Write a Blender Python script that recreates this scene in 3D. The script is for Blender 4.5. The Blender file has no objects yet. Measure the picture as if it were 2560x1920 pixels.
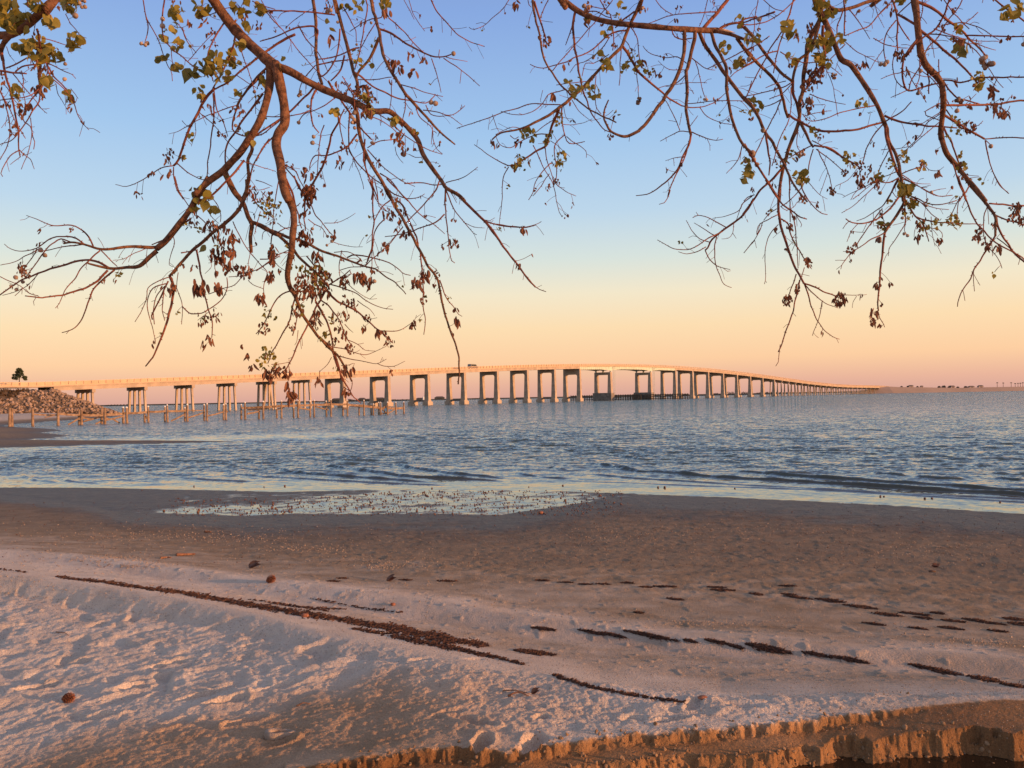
import bpy, math, random
import numpy as np
random.seed(7); RNG = np.random.default_rng(7)
R = math.radians
SC = bpy.context.scene
# ------------------------------------------------------------------ camera
CAM = np.array([0.0, 0.0, 2.4]); F = 2100.0
PITCH, ROLL = R(0.955), R(1.05)
fwd = np.array([0, math.cos(PITCH), math.sin(PITCH)])
up0 = np.array([0, -math.sin(PITCH), math.cos(PITCH)])
rt0 = np.array([1.0, 0, 0])
cup = math.cos(ROLL) * up0 + math.sin(ROLL) * rt0
crt = math.cos(ROLL) * rt0 - math.sin(ROLL) * up0
from mathutils import Matrix, Vector
cam = bpy.data.cameras.new("camera"); cam_o = bpy.data.objects.new("camera", cam)
SC.collection.objects.link(cam_o); SC.camera = cam_o
M = Matrix.Identity(4)
for i in range(3):
    M[i][0] = crt[i]; M[i][1] = cup[i]; M[i][2] = -fwd[i]; M[i][3] = CAM[i]
cam_o.matrix_world = M
cam.sensor_width = 36; cam.lens = F / 2560 * 36; cam.clip_start = 0.1; cam.clip_end = 30000
SC.render.resolution_x = 1024; SC.render.resolution_y = 768
# ------------------------------------------------------------------ light
SUN_EL, SUN_AZ = R(7.8), R(68)          # azimuth measured from -y towards +x
sdir = Vector((math.sin(SUN_AZ) * math.cos(SUN_EL), -math.cos(SUN_AZ) * math.cos(SUN_EL), math.sin(SUN_EL)))
sl = bpy.data.lights.new("sun", 'SUN'); sl.energy = 5.0; sl.angle = R(0.6); sl.color = (1.0, 0.49, 0.21)
so = bpy.data.objects.new("sun", sl); SC.collection.objects.link(so)
so.rotation_euler = sdir.to_track_quat('Z', 'Y').to_euler()
w = bpy.data.worlds.new("World"); SC.world = w; w.use_nodes = True
nt = w.node_tree; nt.nodes.clear()
def N(t, k, **kw):
    n = t.nodes.new(k)
    for a, b in kw.items(): setattr(n, a, b)
    return n
def s2l(c):
    return tuple(((v / 255) / 12.92 if v <= 10 else ((v / 255 + 0.055) / 1.055) ** 2.4) for v in c) + (1,)
wo = N(nt, 'ShaderNodeOutputWorld'); bg = N(nt, 'ShaderNodeBackground'); bg.inputs[1].default_value = 1.0
tc = N(nt, 'ShaderNodeTexCoord'); sep = N(nt, 'ShaderNodeSeparateXYZ'); rp = N(nt, 'ShaderNodeValToRGB')
nt.links.new(tc.outputs['Generated'], sep.inputs[0]); nt.links.new(sep.outputs['Z'], rp.inputs[0])
stops = [(0.0, (214, 164, 152)), (0.016, (230, 177, 154)), (0.042, (249, 202, 159)), (0.082, (249, 217, 173)),
         (0.122, (240, 227, 198)), (0.162, (213, 223, 217)), (0.215, (186, 211, 231)), (0.30, (159, 195, 233)),
         (0.42, (133, 166, 222)), (0.55, (120, 138, 178)), (0.75, (118, 128, 150)), (1.0, (116, 124, 142))]
cr = rp.color_ramp; cr.interpolation = 'B_SPLINE' if False else 'LINEAR'
while len(cr.elements) < len(stops): cr.elements.new(0.5)
for e, (p, c) in zip(cr.elements, stops): e.position = p; e.color = s2l(c)
sky = N(nt, 'ShaderNodeTexSky'); sky.sky_type = 'NISHITA'; sky.sun_disc = False
sky.sun_elevation = SUN_EL; sky.sun_rotation = math.pi - SUN_AZ
mx = N(nt, 'ShaderNodeMix', data_type='RGBA', blend_type='ADD'); mx.inputs[0].default_value = 0.012
nt.links.new(rp.outputs[0], mx.inputs[6]); nt.links.new(sky.outputs[0], mx.inputs[7])
dt = N(nt, 'ShaderNodeVectorMath', operation='DOT_PRODUCT'); nt.links.new(tc.outputs['Generated'], dt.inputs[0]); dt.inputs[1].default_value = tuple(sdir)
dm = N(nt, 'ShaderNodeMath', operation='MAXIMUM'); dm.inputs[1].default_value = 0; nt.links.new(dt.outputs['Value'], dm.inputs[0])
dp = N(nt, 'ShaderNodeMath', operation='POWER'); dp.inputs[1].default_value = 3.0; nt.links.new(dm.outputs[0], dp.inputs[0])
gl_ = N(nt, 'ShaderNodeMix', data_type='RGBA', blend_type='ADD'); gl_.inputs[7].default_value = (.75, .40, .18, 1)      # afterglow round the low sun
nt.links.new(dp.outputs[0], gl_.inputs[0]); nt.links.new(mx.outputs[2], gl_.inputs[6]); nt.links.new(gl_.outputs[2], bg.inputs[0]); nt.links.new(bg.outputs[0], wo.inputs[0])
SC.view_settings.view_transform = 'Standard'; SC.view_settings.look = 'None'
SC.view_settings.exposure = 0.0; SC.view_settings.gamma = 1.0
# ------------------------------------------------------------------ helpers
def ray(px, py):
    return fwd + crt * ((px - 1280) / F) - cup * ((py - 960) / F)
def PD(px, py, d):                       # point at a pixel and a depth
    return CAM + ray(px, py) * d
def PG(px, py, z=0.0):                   # point on a horizontal plane
    v = ray(px, py); t = (z - CAM[2]) / v[2]
    return CAM + v * t
def PY(px, py, Y):                       # point at a given world y
    v = ray(px, py); return CAM + v * (Y / v[1])
def link(o):
    SC.collection.objects.link(o); return o
def tag(o, label=None, cat=None, group=None, kind=None):
    if label: o['label'] = label
    if cat: o['category'] = cat
    if group: o['group'] = group
    if kind: o['kind'] = kind
    return o
def empty(name, loc, label=None, cat=None, group=None):
    o = bpy.data.objects.new(name, None); o.location = [float(a) for a in loc]; o.empty_display_size = 0.2
    link(o); return tag(o, label, cat, group)
def mesh_np(name, co, faces, mat, parent=None, smooth=False, attrs=None):
    """co (n,3); faces: (m,k) array of one size, or list of lists"""
    me = bpy.data.meshes.new(name)
    co = np.asarray(co, dtype=np.float32)
    if parent is not None:
        co = co - np.array(parent.location, dtype=np.float32)
    if isinstance(faces, np.ndarray):
        nf, k = faces.shape
        me.vertices.add(len(co)); me.vertices.foreach_set('co', co.ravel())
        me.loops.add(nf * k); me.loops.foreach_set('vertex_index', faces.astype(np.int32).ravel())
        me.polygons.add(nf); me.polygons.foreach_set('loop_start', np.arange(0, nf * k, k, dtype=np.int32))
        me.update(calc_edges=True)
    else:
        me.from_pydata([tuple(map(float, c)) for c in co], [], [tuple(f) for f in faces])
    if smooth: me.polygons.foreach_set('use_smooth', np.ones(len(me.polygons), dtype=bool))
    if attrs:
        for k_, v in attrs.items():
            a = me.attributes.new(k_, 'FLOAT', 'POINT'); a.data.foreach_set('value', np.asarray(v, dtype=np.float32).ravel())
    me.materials.append(mat)
    o = bpy.data.objects.new(name, me); link(o)
    if parent is not None: o.parent = parent
    return o
class MB:
    """collects shapes into one mesh"""
    def __init__(s): s.v = []; s.f = []; s.n = 0
    def add(s, co, fa):
        s.v.append(np.asarray(co, float)); s.f += [[i + s.n for i in f] for f in fa]; s.n += len(co)
    def hexa(s, p):                      # 8 points: bottom 4 ccw, top 4 ccw
        s.add(p, [[3, 2, 1, 0], [4, 5, 6, 7], [0, 1, 5, 4], [1, 2, 6, 5], [2, 3, 7, 6], [3, 0, 4, 7]])
    def box(s, c, sx, sy, sz, ax=(1, 0, 0), ay=(0, 1, 0), az=(0, 0, 1)):
        c = np.array(c, float); ax, ay, az = [np.array(a, float) for a in (ax, ay, az)]
        P = []
        for z in (-.5, .5):
            for x, y in ((-.5, -.5), (.5, -.5), (.5, .5), (-.5, .5)): P.append(c + ax * x * sx + ay * y * sy + az * z * sz)
        s.hexa(P)
    def bar(s, a, b, w, h, upv=(0, 0, 1)):
        a = np.array(a, float); b = np.array(b, float); d = b - a; L = np.linalg.norm(d); d = d / L
        u = np.array(upv, float); sd = np.cross(d, u); sd /= np.linalg.norm(sd); u = np.cross(sd, d)
        s.box((a + b) / 2, L, w, h, d, sd, u)
    def tube(s, pts, rad, n=6, cap=True):
        pts = np.asarray(pts, float); m = len(pts); rad = np.broadcast_to(np.asarray(rad, float), (m,))
        T = np.gradient(pts, axis=0); T /= np.linalg.norm(T, axis=1)[:, None] + 1e-12
        ref = np.array([0.0, 0, 1]) if abs(T[0][2]) < .9 else np.array([1.0, 0, 0])
        nn = np.cross(T[0], ref); nn /= np.linalg.norm(nn); co = []
        ang = np.arange(n) * 2 * math.pi / n
        for i in range(m):
            nn = nn - T[i] * nn.dot(T[i]); nn /= np.linalg.norm(nn) + 1e-12
            bb = np.cross(T[i], nn)
            co.append(pts[i] + rad[i] * (np.cos(ang)[:, None] * nn + np.sin(ang)[:, None] * bb))
        co = np.concatenate(co); fa = []
        for i in range(m - 1):
            for k in range(n):
                a = i * n + k; b = i * n + (k + 1) % n
                fa.append([a, b, b + n, a + n])
        if cap: fa.append(list(range(n))[::-1]); fa.append([(m - 1) * n + k for k in range(n)])
        s.add(co, fa)
    def build(s, name, mat, parent=None, smooth=False):
        return mesh_np(name, np.concatenate(s.v), s.f, mat, parent, smooth)
# value noise
def _h(ix, iy, seed):
    n = (ix.astype(np.int64) * 374761393 + iy.astype(np.int64) * 668265263 + seed * 974634777) & 0x7fffffff
    n = ((n ^ (n >> 13)) * 1274126177) & 0x7fffffff
    n = n ^ (n >> 16)
    return (n & 0xffff) / 32767.5 - 1.0
def vn(x, y, s=0):
    ix = np.floor(x); iy = np.floor(y); fx = x - ix; fy = y - iy
    fx = fx * fx * fx * (fx * (fx * 6 - 15) + 10); fy = fy * fy * fy * (fy * (fy * 6 - 15) + 10)
    a = _h(ix, iy, s); b = _h(ix + 1, iy, s); c = _h(ix, iy + 1, s); d = _h(ix + 1, iy + 1, s)
    return (a * (1 - fx) + b * fx) * (1 - fy) + (c * (1 - fx) + d * fx) * fy
def fbm(x, y, o=4, s=0, g=.5):
    r = 0; a = 1; t = 0
    for i in range(o):
        r = r + a * vn(x * (2.03 ** i) + 17.3 * i, y * (2.03 ** i) - 9.1 * i, s + i); t += a; a *= g
    return r / t
def sstep(a, b, x):
    t = np.clip((x - a) / (b - a), 0, 1); return t * t * (3 - 2 * t)
# ------------------------------------------------------------------ materials
def mat(name, col, rough=.8, var=.25, scale=4.0, bump=0.0, bscale=20.0, bdist=.02, col2=None, coord='Object', spec=.3, trans=0.0, detail=5):
    m = bpy.data.materials.new(name); m.use_nodes = True; t = m.node_tree; b = t.nodes['Principled BSDF']
    b.inputs['Roughness'].default_value = rough; b.inputs['Specular IOR Level'].default_value = spec
    tcn = N(t, 'ShaderNodeTexCoord'); nz = N(t, 'ShaderNodeTexNoise'); nz.inputs['Scale'].default_value = scale; nz.inputs['Detail'].default_value = detail
    t.links.new(tcn.outputs[coord], nz.inputs['Vector'])
    r_ = N(t, 'ShaderNodeValToRGB'); r_.color_ramp.elements[0].position = .32; r_.color_ramp.elements[1].position = .68
    c2 = col2 or tuple(min(1, c * (1 + var)) for c in col); c1 = col if col2 else tuple(c * (1 - var) for c in col)
    r_.color_ramp.elements[0].color = c1 + (1,); r_.color_ramp.elements[1].color = c2 + (1,)
    t.links.new(nz.outputs['Fac'], r_.inputs[0]); t.links.new(r_.outputs[0], b.inputs['Base Color'])
    if bump:
        n2 = N(t, 'ShaderNodeTexNoise'); n2.inputs['Scale'].default_value = bscale; n2.inputs['Detail'].default_value = 6
        t.links.new(tcn.outputs[coord], n2.inputs['Vector'])
        bp = N(t, 'ShaderNodeBump'); bp.inputs['Strength'].default_value = bump; bp.inputs['Distance'].default_value = bdist
        t.links.new(n2.outputs['Fac'], bp.inputs['Height']); t.links.new(bp.outputs[0], b.inputs['Normal'])
    if trans:
        tr = N(t, 'ShaderNodeBsdfTranslucent'); ms = N(t, 'ShaderNodeMixShader'); ms.inputs[0].default_value = trans
        t.links.new(r_.outputs[0], tr.inputs[0]); t.links.new(b.outputs[0], ms.inputs[1]); t.links.new(tr.outputs[0], ms.inputs[2])
        t.links.new(ms.outputs[0], t.nodes['Material Output'].inputs[0])
    return m
M_BARK = mat('bark', (.060, .026, .014), .85, col2=(.23, .105, .052), scale=45, bump=1.0, bscale=95, bdist=.008)
M_TWIG = mat('twig_bark', (.070, .020, .013), .8, col2=(.28, .090, .050), scale=30)
M_SNAP = mat('pale_wood', (.62, .45, .30), .8, scale=40, bump=.4, bscale=90, bdist=.003)
M_LEAF = mat('leaf', (.13, .125, .025), .5, col2=(.36, .28, .05), scale=9, trans=.35)
M_DRY = mat('dry_leaf', (.085, .032, .018), .75, col2=(.27, .115, .06), scale=14, trans=.12, bump=.5, bscale=80, bdist=.004)
M_BERRY = mat('seed_pod', (.10, .06, .04), .6, col2=(.46, .34, .26), scale=26)
M_CONC = mat('concrete', (.46, .36, .27), .9, var=.18, scale=.35, bump=.25, bscale=3, bdist=.05)
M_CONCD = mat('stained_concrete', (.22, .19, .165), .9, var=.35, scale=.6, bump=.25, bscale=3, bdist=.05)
M_STEEL = mat('painted_steel', (.60, .64, .50), .6, var=.1, scale=.5)
M_RAIL = mat('rail_concrete', (.64, .45, .29), .85, var=.12, scale=.5)
M_ASPH = mat('asphalt', (.06, .06, .06), .9, scale=2)
M_WOOD = mat('weathered_wood', (.17, .105, .065), .85, col2=(.40, .27, .175), scale=2.2, bump=.6, bscale=14, bdist=.03)
M_WHITE = mat('pile_cap_white', (.75, .72, .68), .6, var=.08)
M_TIMB = mat('fender_timber', (.05, .045, .04), .9, col2=(.15, .12, .09), scale=.6)
M_ROCK = mat('rock', (.10, .07, .052), .9, col2=(.46, .33, .25), scale=.9, bump=.6, bscale=3, bdist=.15, coord='Object')
M_SCRUB = mat('scrub', (.045, .03, .016), .9, col2=(.12, .07, .035), scale=.8)
M_PINE = mat('pine_needles', (.03, .045, .018), .8, col2=(.08, .09, .035), scale=3)
M_TRUNK = mat('trunk', (.10, .06, .045), .9)
M_FARTREE = mat('far_foliage', (.045, .055, .055), .95, col2=(.10, .095, .08), scale=.02)
M_FARSAND = mat('far_sand', (.34, .24, .18), .95, col2=(.52, .37, .28), scale=.02)
M_WEED = mat('seaweed', (.040, .020, .013), .85, col2=(.15, .07, .045), scale=30)
M_SHELL = mat('shell', (.30, .20, .14), .7, col2=(.62, .46, .34), scale=60)
M_SNAIL = mat('snail', (.07, .035, .024), .6, col2=(.24, .12, .08), scale=40)
M_CONE = mat('cone_scale', (.13, .042, .022), .7, col2=(.34, .13, .065), scale=60)
M_STICK = mat('stick', (.14, .06, .035), .8, col2=(.34, .17, .10), scale=40, bump=.5, bscale=60, bdist=.004)
# ------------------------------------------------------------------ terrain
def line_r(pts, z):
    """image polyline -> azimuth, ground radius for points lying at height z (scalar or list)"""
    A, Q = [], []
    zz = z if hasattr(z, '__len__') else [z] * len(pts)
    for (x, y), h in zip(pts, zz):
        g = PG(x, y, h); A.append(math.atan2(g[0], g[1])); Q.append(math.hypot(g[0], g[1]))
    return np.array(A), np.array(Q)
dense = np.linspace(R(-37), R(37), 1150)
side = R(37) + (R(100) - R(37)) * (np.linspace(0, 1, 46)[1:] ** 1.6)
AZ = np.concatenate([-side[::-1], dense, side])
def ladder(r0, r1, n, mixk):
    # rows: evenly spaced in a mix of 1/r and log r
    g = np.geomspace(r0, r1, 6000); q = -(1 / g) * mixk + np.log(g)
    return np.interp(np.linspace(q[0], q[-1], n), q, g)
RR = np.concatenate([np.linspace(.4, 2.9, 12), ladder(3.0, 260, 1010, 22)])
S1 = [(-600,1990),(400,1960),(746,1921),(868,1906),(955,1893),(1013,1880),(1100,1873),(1180,1880),(1280,1884),(1355,1868),(1430,1860),(1511,1846),(1598,1839),(1685,1831),(1760,1829),(1830,1821),(1945,1812),(2032,1803),(2148,1790),(2264,1778),(2350,1767),(2437,1761),(2560,1757),(3000,1745)]
S2 = [(-600,2200),(900,2020),(1200,1945),(1355,1908),(1494,1872),(1656,1859),(1772,1859),(1859,1867),(1945,1865),(2032,1859),(2119,1853),(2235,1850),(2350,1839),(2437,1839),(2524,1850),(2700,1850),(3100,1850)]
K = [  # (polyline, height)
 ([(-600,1400),(0,1437),(300,1478),(500,1512),(800,1590),(1100,1655),(1300,1688),(1600,1730),(1900,1750),(2300,1745),(2560,1740),(3100,1740)], .84),
 ([(-600,1380),(0,1416),(160,1440),(400,1472),(600,1507),(900,1566),(1200,1625),(1500,1682),(1800,1718),(2200,1720),(2560,1725),(3100,1725)], .73),
 ([(-600,1365),(0,1396),(400,1446),(700,1497),(1000,1545),(1300,1586),(1700,1630),(2100,1660),(2560,1700),(3100,1710)], .53),
 ([(-600,1345),(0,1374),(300,1402),(600,1441),(900,1477),(1280,1532),(1700,1588),(2100,1622),(2560,1657),(3100,1680)], .60),
 ([(-600,1320),(0,1345),(300,1380),(600,1418),(900,1452),(1280,1500),(1700,1540),(2100,1572),(2560,1610),(3100,1630)], .44),
 ([(-600,1280),(0,1290),(600,1335),(1280,1345),(1900,1365),(2560,1400),(3100,1420)], .17),
 ([(-600,1232),(0,1238),(200,1262),(300,1287),(600,1294),(1250,1292),(1420,1265),(1560,1241),(1900,1256),(2200,1272),(2560,1296),(3100,1320)], .018),
 ([(-600,1215),(0,1220),(400,1224),(700,1231),(1000,1224),(1300,1226),(1600,1236),(1900,1248),(2200,1263),(2560,1286),(3100,1310)], .0),
]
def interp_az(pts, z):
    a, q = line_r(pts, z); o = np.argsort(a); return np.interp(AZ, a[o], q[o])
kr = [interp_az(p, z) for p, z in K]; kz = [z for _, z in K]
rw = kr[-1]
kr += [rw * 1.10, rw * 1.7, rw * 3 + 20]; kz += [-.05, -.45, -1.5]
for i in range(1, len(kr)): kr[i] = np.maximum(kr[i], kr[i - 1] * 1.004 + .01)
S1r = interp_az(S1, .832); S2r = interp_az(S2, .785)
NA, NR = len(AZ), len(RR)
Z = np.zeros((NA, NR))
LP = np.log(RR)
for i in range(NA):
    xs = [np.log(.3)] + [math.log(k[i]) for k in kr]
    zs = [.825] + kz
    zi = np.interp(LP, xs, zs)
    Z[i] = zi
# soften the creases along the radius
kern = np.hanning(15); kern /= kern.sum()
Zp = np.pad(Z, ((0, 0), (7, 7)), 'edge'); Z = sum(Zp[:, j:j + NR] * kern[j] for j in range(15))
X = np.sin(AZ)[:, None] * RR[None]; Y = np.cos(AZ)[:, None] * RR[None]
Rr = np.broadcast_to(RR[None], X.shape)
KR = [k[:, None] for k in kr]
pxa = (np.tan(np.clip(AZ, R(-60), R(60))) * F * 1.0 + 1280)[:, None]
# puddle sheet: a film of water comes and goes
pm = sstep(.0, 1.2, Rr - (KR[6] - .9)) * (1 - sstep(-.3, .5, Rr - KR[7]))
wind = sstep(250, 480, pxa) * (1 - sstep(1380, 1560, pxa))
ca, sa = math.cos(R(14)), math.sin(R(14))
U, V = X * ca + Y * sa, -X * sa + Y * ca
pn = .45 * fbm(U * .35, V * .9, 3, 31) + 1.0 * fbm(U * 1.7, V * 3.6, 3, 37) + .9 * vn(U * 5.5, V * 6.5, 39)
inpud = sstep(0, .12, (Rr - KR[6]) / (KR[7] - KR[6] + 1e-3)) * (1 - sstep(.97, 1.04, (Rr - KR[6]) / (KR[7] - KR[6] + 1e-3)))
tt_ = (Rr - KR[6]) / (KR[7] - KR[6] + 1e-3); th_ = np.interp(pxa, [280, 500, 700, 960], [.12, .38, .62, 1.0])
Zpud = -.0018 + .0075 * pn + .014 * (1 - wind) + .013 * sstep(-.14, .10, tt_ - th_ + .08 * vn(X * .8, Y * .8, 35)) * (1 - sstep(900, 980, pxa)) + .004 * np.exp(-tt_ * 9)
Z = Z * (1 - inpud) + Zpud * inpud
# beach relief
nearfade = 1 - sstep(14, 30, Rr)
flat = sstep(0, 1.5, Rr - KR[4]) * (1 - inpud) * (1 - sstep(-1, 1, Rr - KR[7]))
Z += .020 * fbm(X * .35, Y * .55, 3, 3) * sstep(3, 6, Rr) * (1 - sstep(-3, 0, Rr - KR[6]))
lump = np.maximum(0, vn(X * 11 + Y * 2, Y * 8, 71) - .62)
Z += flat * nearfade * .035 * lump * sstep(-.2, .4, fbm(X * .9, Y * .9, 2, 72))
Z += flat * (.010 * fbm(X * 3.1 + 5, Y * 4.2, 3, 75) + .010 * fbm(X * 10, Y * 9, 3, 76)) * nearfade
mid = sstep(0, .3, Rr - KR[1]) * (1 - sstep(-.3, 1, Rr - KR[4]))
Z += mid * nearfade * (.008 * fbm(X * 2.2, Y * 2.8, 3, 81) + .0025 * fbm(X * 16, Y * 14, 3, 83) + .026 * np.maximum(0, vn(X * 17, Y * 15, 82) - .60))
# dry plateau: trampled sand on the left, granular crust on the right
plat = (1 - sstep(-.15, .35, Rr - KR[0])) * sstep(3.0, 3.4, Rr)
plat *= np.where(pxa > 700, .25 + .75 * sstep(.04, .22, Rr - S1r[:, None]), 1)
tr = plat * (1 - sstep(700, 1150, pxa + 260 * vn(X * 1.2, Y * 1.2, 5))) * sstep(4.6, 5.4, Rr + .5 * vn(X * 1.1, Y * 1.1, 6))
c3, s3 = math.cos(R(28)), math.sin(R(28))
U, V = X * c3 + Y * s3, -X * s3 + Y * c3
wx = .10 * vn(X * 4, Y * 4, 8); wy = .10 * vn(X * 4, Y * 4, 9)
n1 = vn((U + wx) * 5.0, (V + wy) * 5.2, 11); n2 = vn((U + wx) * 11, (V + wy) * 10, 12)
dent = np.maximum(0, -vn((U + wx) * 6.3, (V + wy) * 5.8, 14) - .22)
Z += tr * (.036 * np.maximum(0, n1 - .40) + .016 * np.maximum(0, n2 - .34) + .030 * np.maximum(0, .26 - np.abs(vn((U + wx) * 7 + 9, (V + wy) * 9, 15))) * np.maximum(0, vn(X * 3, Y * 3, 16) + .25) + .010 * fbm(X * 20, Y * 20, 4, 13, .6) - .038 * dent)
Z += plat * .075 * np.minimum(0, X + .3) * np.exp(-(X / 6) ** 2)
gr = plat * (1 - tr * .6)
Z += gr * (.016 * fbm(X * 2.2, Y * 2.2, 3, 21) + .0095 * fbm(X * 26, Y * 26, 4, 22, .62) + .012 * np.maximum(0, vn(X * 20, Y * 20, 23) - .45))
Z += plat * .030 * np.maximum(0, vn(X * 6 + 3, Y * 5, 24) - .45) * sstep(500, 1300, pxa)
# lower-left brown apron is smoother, keeps small crumbs
# footprints (heel-toe hollows with pushed-up rims)
def foot(px, py, ang, L=.26, Wd=.10, dp=.028, rim=.014):
    global Z
    g = PG(px, py, .82); dx, dy = X - g[0], Y - g[1]
    c, s = math.cos(R(ang)), math.sin(R(ang)); u = (dx * c + dy * s) / (L / 2); v = (-dx * s + dy * c) / (Wd / 2 * (1 + .25 * np.clip(u, -1, 1)))
    d = np.sqrt(u * u + v * v) + .16 * vn(X * 24, Y * 24, 333)
    rim = min(rim, .016) * .8; Z += -dp * .85 * (1 - sstep(.45, 1.1, d)) + rim * np.clip(.5 + 1.0 * vn(X * 15, Y * 15, 334), 0, 1.5) * np.exp(-((d - 1.2) / .25) ** 2)
for a in [(1330,1868,62,.22,.10,.045,.022),(1205,1868,75,.20,.09,.045,.02),(1178,1812,-35,.26,.09,.03,.018),(1352,1801,20,.09,.06,.03,.01),
          (1580,1803,-5,.13,.07,.03,.014),(1648,1812,15,.10,.05,.028,.012),(1694,1806,10,.12,.05,.03,.012),(1115,1795,30,.2,.09,.015,.008),
          (1855,1770,-25,.24,.09,.018,.010),(700,1832,30,.15,.08,.02,.03),(500,1700,40,.26,.11,.045,.03),(420,1772,35,.24,.1,.04,.028),
          (620,1770,35,.24,.1,.04,.026),(330,1668,30,.26,.11,.045,.03),(560,1720,30,.25,.1,.04,.03),(250,1740,20,.24,.1,.03,.02),
          (90,1660,30,.27,.11,.04,.03),(190,1600,35,.27,.11,.04,.03),(700,1690,30,.26,.1,.03,.02),(430,1610,30,.26,.1,.04,.028),(800,1640,32,.26,.1,.03,.02),
          (960,1560,30,.18,.08,.02,.012),(1180,1640,10,.14,.07,.02,.012),(1050,1650,10,.14,.07,.02,.012),(1730,1770,60,.2,.08,.018,.01)]:
    foot(*a)
# crumbly sand edges: two little cliffs with scallops
sx = AZ[:, None] * 4.0
def scal(f, sd, am):
    n = vn(sx * f + 40, sx * 0 + sd, sd); m = vn(sx * f * 3.1, sx * 0 + sd, sd + 1); q = vn(sx * f * 11, sx * 0 + sd, sd + 2); p = vn(sx * f * 31, sx * 0, sd + 3)
    return am * (np.abs(n) ** .6 * 1.0 + .22 * np.abs(m) + .05 * q + .012 * p)
h1 = .040 * (1 - sstep(1950, 2440, pxa)) * sstep(350, 900, pxa) * (1 + .25 * vn(sx * 6, sx * 0, 61))
def saw(f, sd, am):                                # undercut bays: short sunny flank, longer flank turned away
    ph = sx * f + .55 * vn(sx * f * .7, sx * 0, sd) + .12 * vn(sx * f * 3, sx * 0, sd + 1); c_ = np.floor(ph); k_ = ph - c_
    ra = .55 + .45 * _h(c_, c_ * 0 + sd, 7); br = .42 + .16 * _h(c_, c_ * 0 + sd, 8)
    sh = np.where(k_ < br, k_ / br, (1 - k_) / (1 - br)); sh = sh ** .75
    return am * ra * sh
on2 = sstep(1150, 1500, pxa)
e1 = S1r[:, None] + saw(6.5, 51, .030) - .020 + scal(9, 53, .008)
jag = .014 * vn(X * 30, Y * 30, 63) + .008 * vn(X * 80, Y * 80, 67)
d1 = e1 - Rr + jag                                 # >0 on the camera side
Z -= h1 * sstep(-.006, .030, d1) + .012 * sstep(.0, .30, d1) * sstep(350, 900, pxa)
e2 = S2r[:, None] + saw(3.7, 57, .105) - .085 + scal(6, 55, .016) - np.interp(pxa, [1500, 1800, 2100], [.13, .07, .0]) + .008 * (vn(X * 22, Y * 22, 59))
d2 = e2 - Rr + jag
fw = .075 + .030 * vn(X * 9, Y * 9, 68) + .015 * vn(X * 30, Y * 30, 69)
t2 = np.clip((d2 + .004) / fw, 0, 1)
face2 = 1 - (1 - t2) ** 1.9
floor2 = .738 - .024 * sstep(1640, 1800, pxa) + .004 * fbm(X * 5, Y * 5, 3, 70)
Z = Z * (1 - face2 * on2) + np.minimum(Z, floor2) * face2 * on2
onf = on2 * np.exp(-((d2 - .05) / .05) ** 2)
Z += onf * (.007 * vn(X * 40, Y * 40, 65) + .005 * vn(X * 80, Y * 80, 66) + .016 * np.maximum(0, vn(X * 17, Y * 17, 62)))
Z += .016 * on2 * np.maximum(0, vn(X * 38, Y * 38, 60) - .35) * np.exp(-((d2 - fw) / .05) ** 2)
on1 = sstep(350, 900, pxa) * (1 - sstep(2000, 2440, pxa))
Z += on1 * np.exp(-(d1 / .035) ** 2) * (.010 * vn(X * 35, Y * 35, 58) + .007 * vn(X * 80, Y * 80, 56))
terr = sstep(-.0, .03, d1) * (1 - face2)
pool = on2 * 0
# far left: beach, bar and spit
def poly_sd(P, X, Y):
    P = np.array([PG(x, y, 0)[:2] for x, y in P]); d = np.full(X.shape, 1e9); ins = np.zeros(X.shape, bool); n = len(P)
    for i in range(n):
        a, b = P[i], P[(i + 1) % n]; e = b - a; wx_, wy_ = X - a[0], Y - a[1]
        t = np.clip((wx_ * e[0] + wy_ * e[1]) / (e @ e), 0, 1)
        d = np.minimum(d, np.hypot(wx_ - e[0] * t, wy_ - e[1] * t))
        cnd = ((a[1] > Y) != (b[1] > Y)) & (X < (b[0] - a[0]) * (Y - a[1]) / (b[1] - a[1] + 1e-12) + a[0])
        ins ^= cnd
    return np.where(ins, d, -d)
fj = np.where(RR > 33)[0][0]; fi = AZ < R(-5)
Xs, Ys = X[fi][:, fj:], Y[fi][:, fj:]
wob = 1.2 * fbm(Xs * .12, Ys * .12, 3, 91)
zs = np.full(Xs.shape, -9.0)
for P, slope, cap_ in [([(-900,1150),(-300,1130),(0,1120),(150,1116),(400,1110),(620,1104.5),(500,1101.5),(300,1101),(130,1100),(0,1099),(-900,1098)], .05, .16),
                 ([(-900,1110),(-400,1080),(0,1064),(70,1069),(138,1072),(158,1077),(105,1082),(182,1088),(130,1096),(0,1103),(-900,1160)], .05, .22),
                 ([(-900,1056),(-300,1042),(0,1037),(120,1036),(260,1037),(310,1040),(240,1047),(160,1052),(70,1058),(0,1066),(-900,1075)], .06, .8)]:
    sd_ = poly_sd(P, Xs, Ys)
    zs = np.maximum(zs, np.clip((sd_ + wob * (.2 if cap_ < .3 else 1)) * slope, -2, cap_))
zf = Z[fi]; zf[:, fj:] = np.maximum(zf[:, fj:], zs + .012 * fbm(Xs * .5, Ys * .5, 2, 92)); Z[fi] = zf
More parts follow.
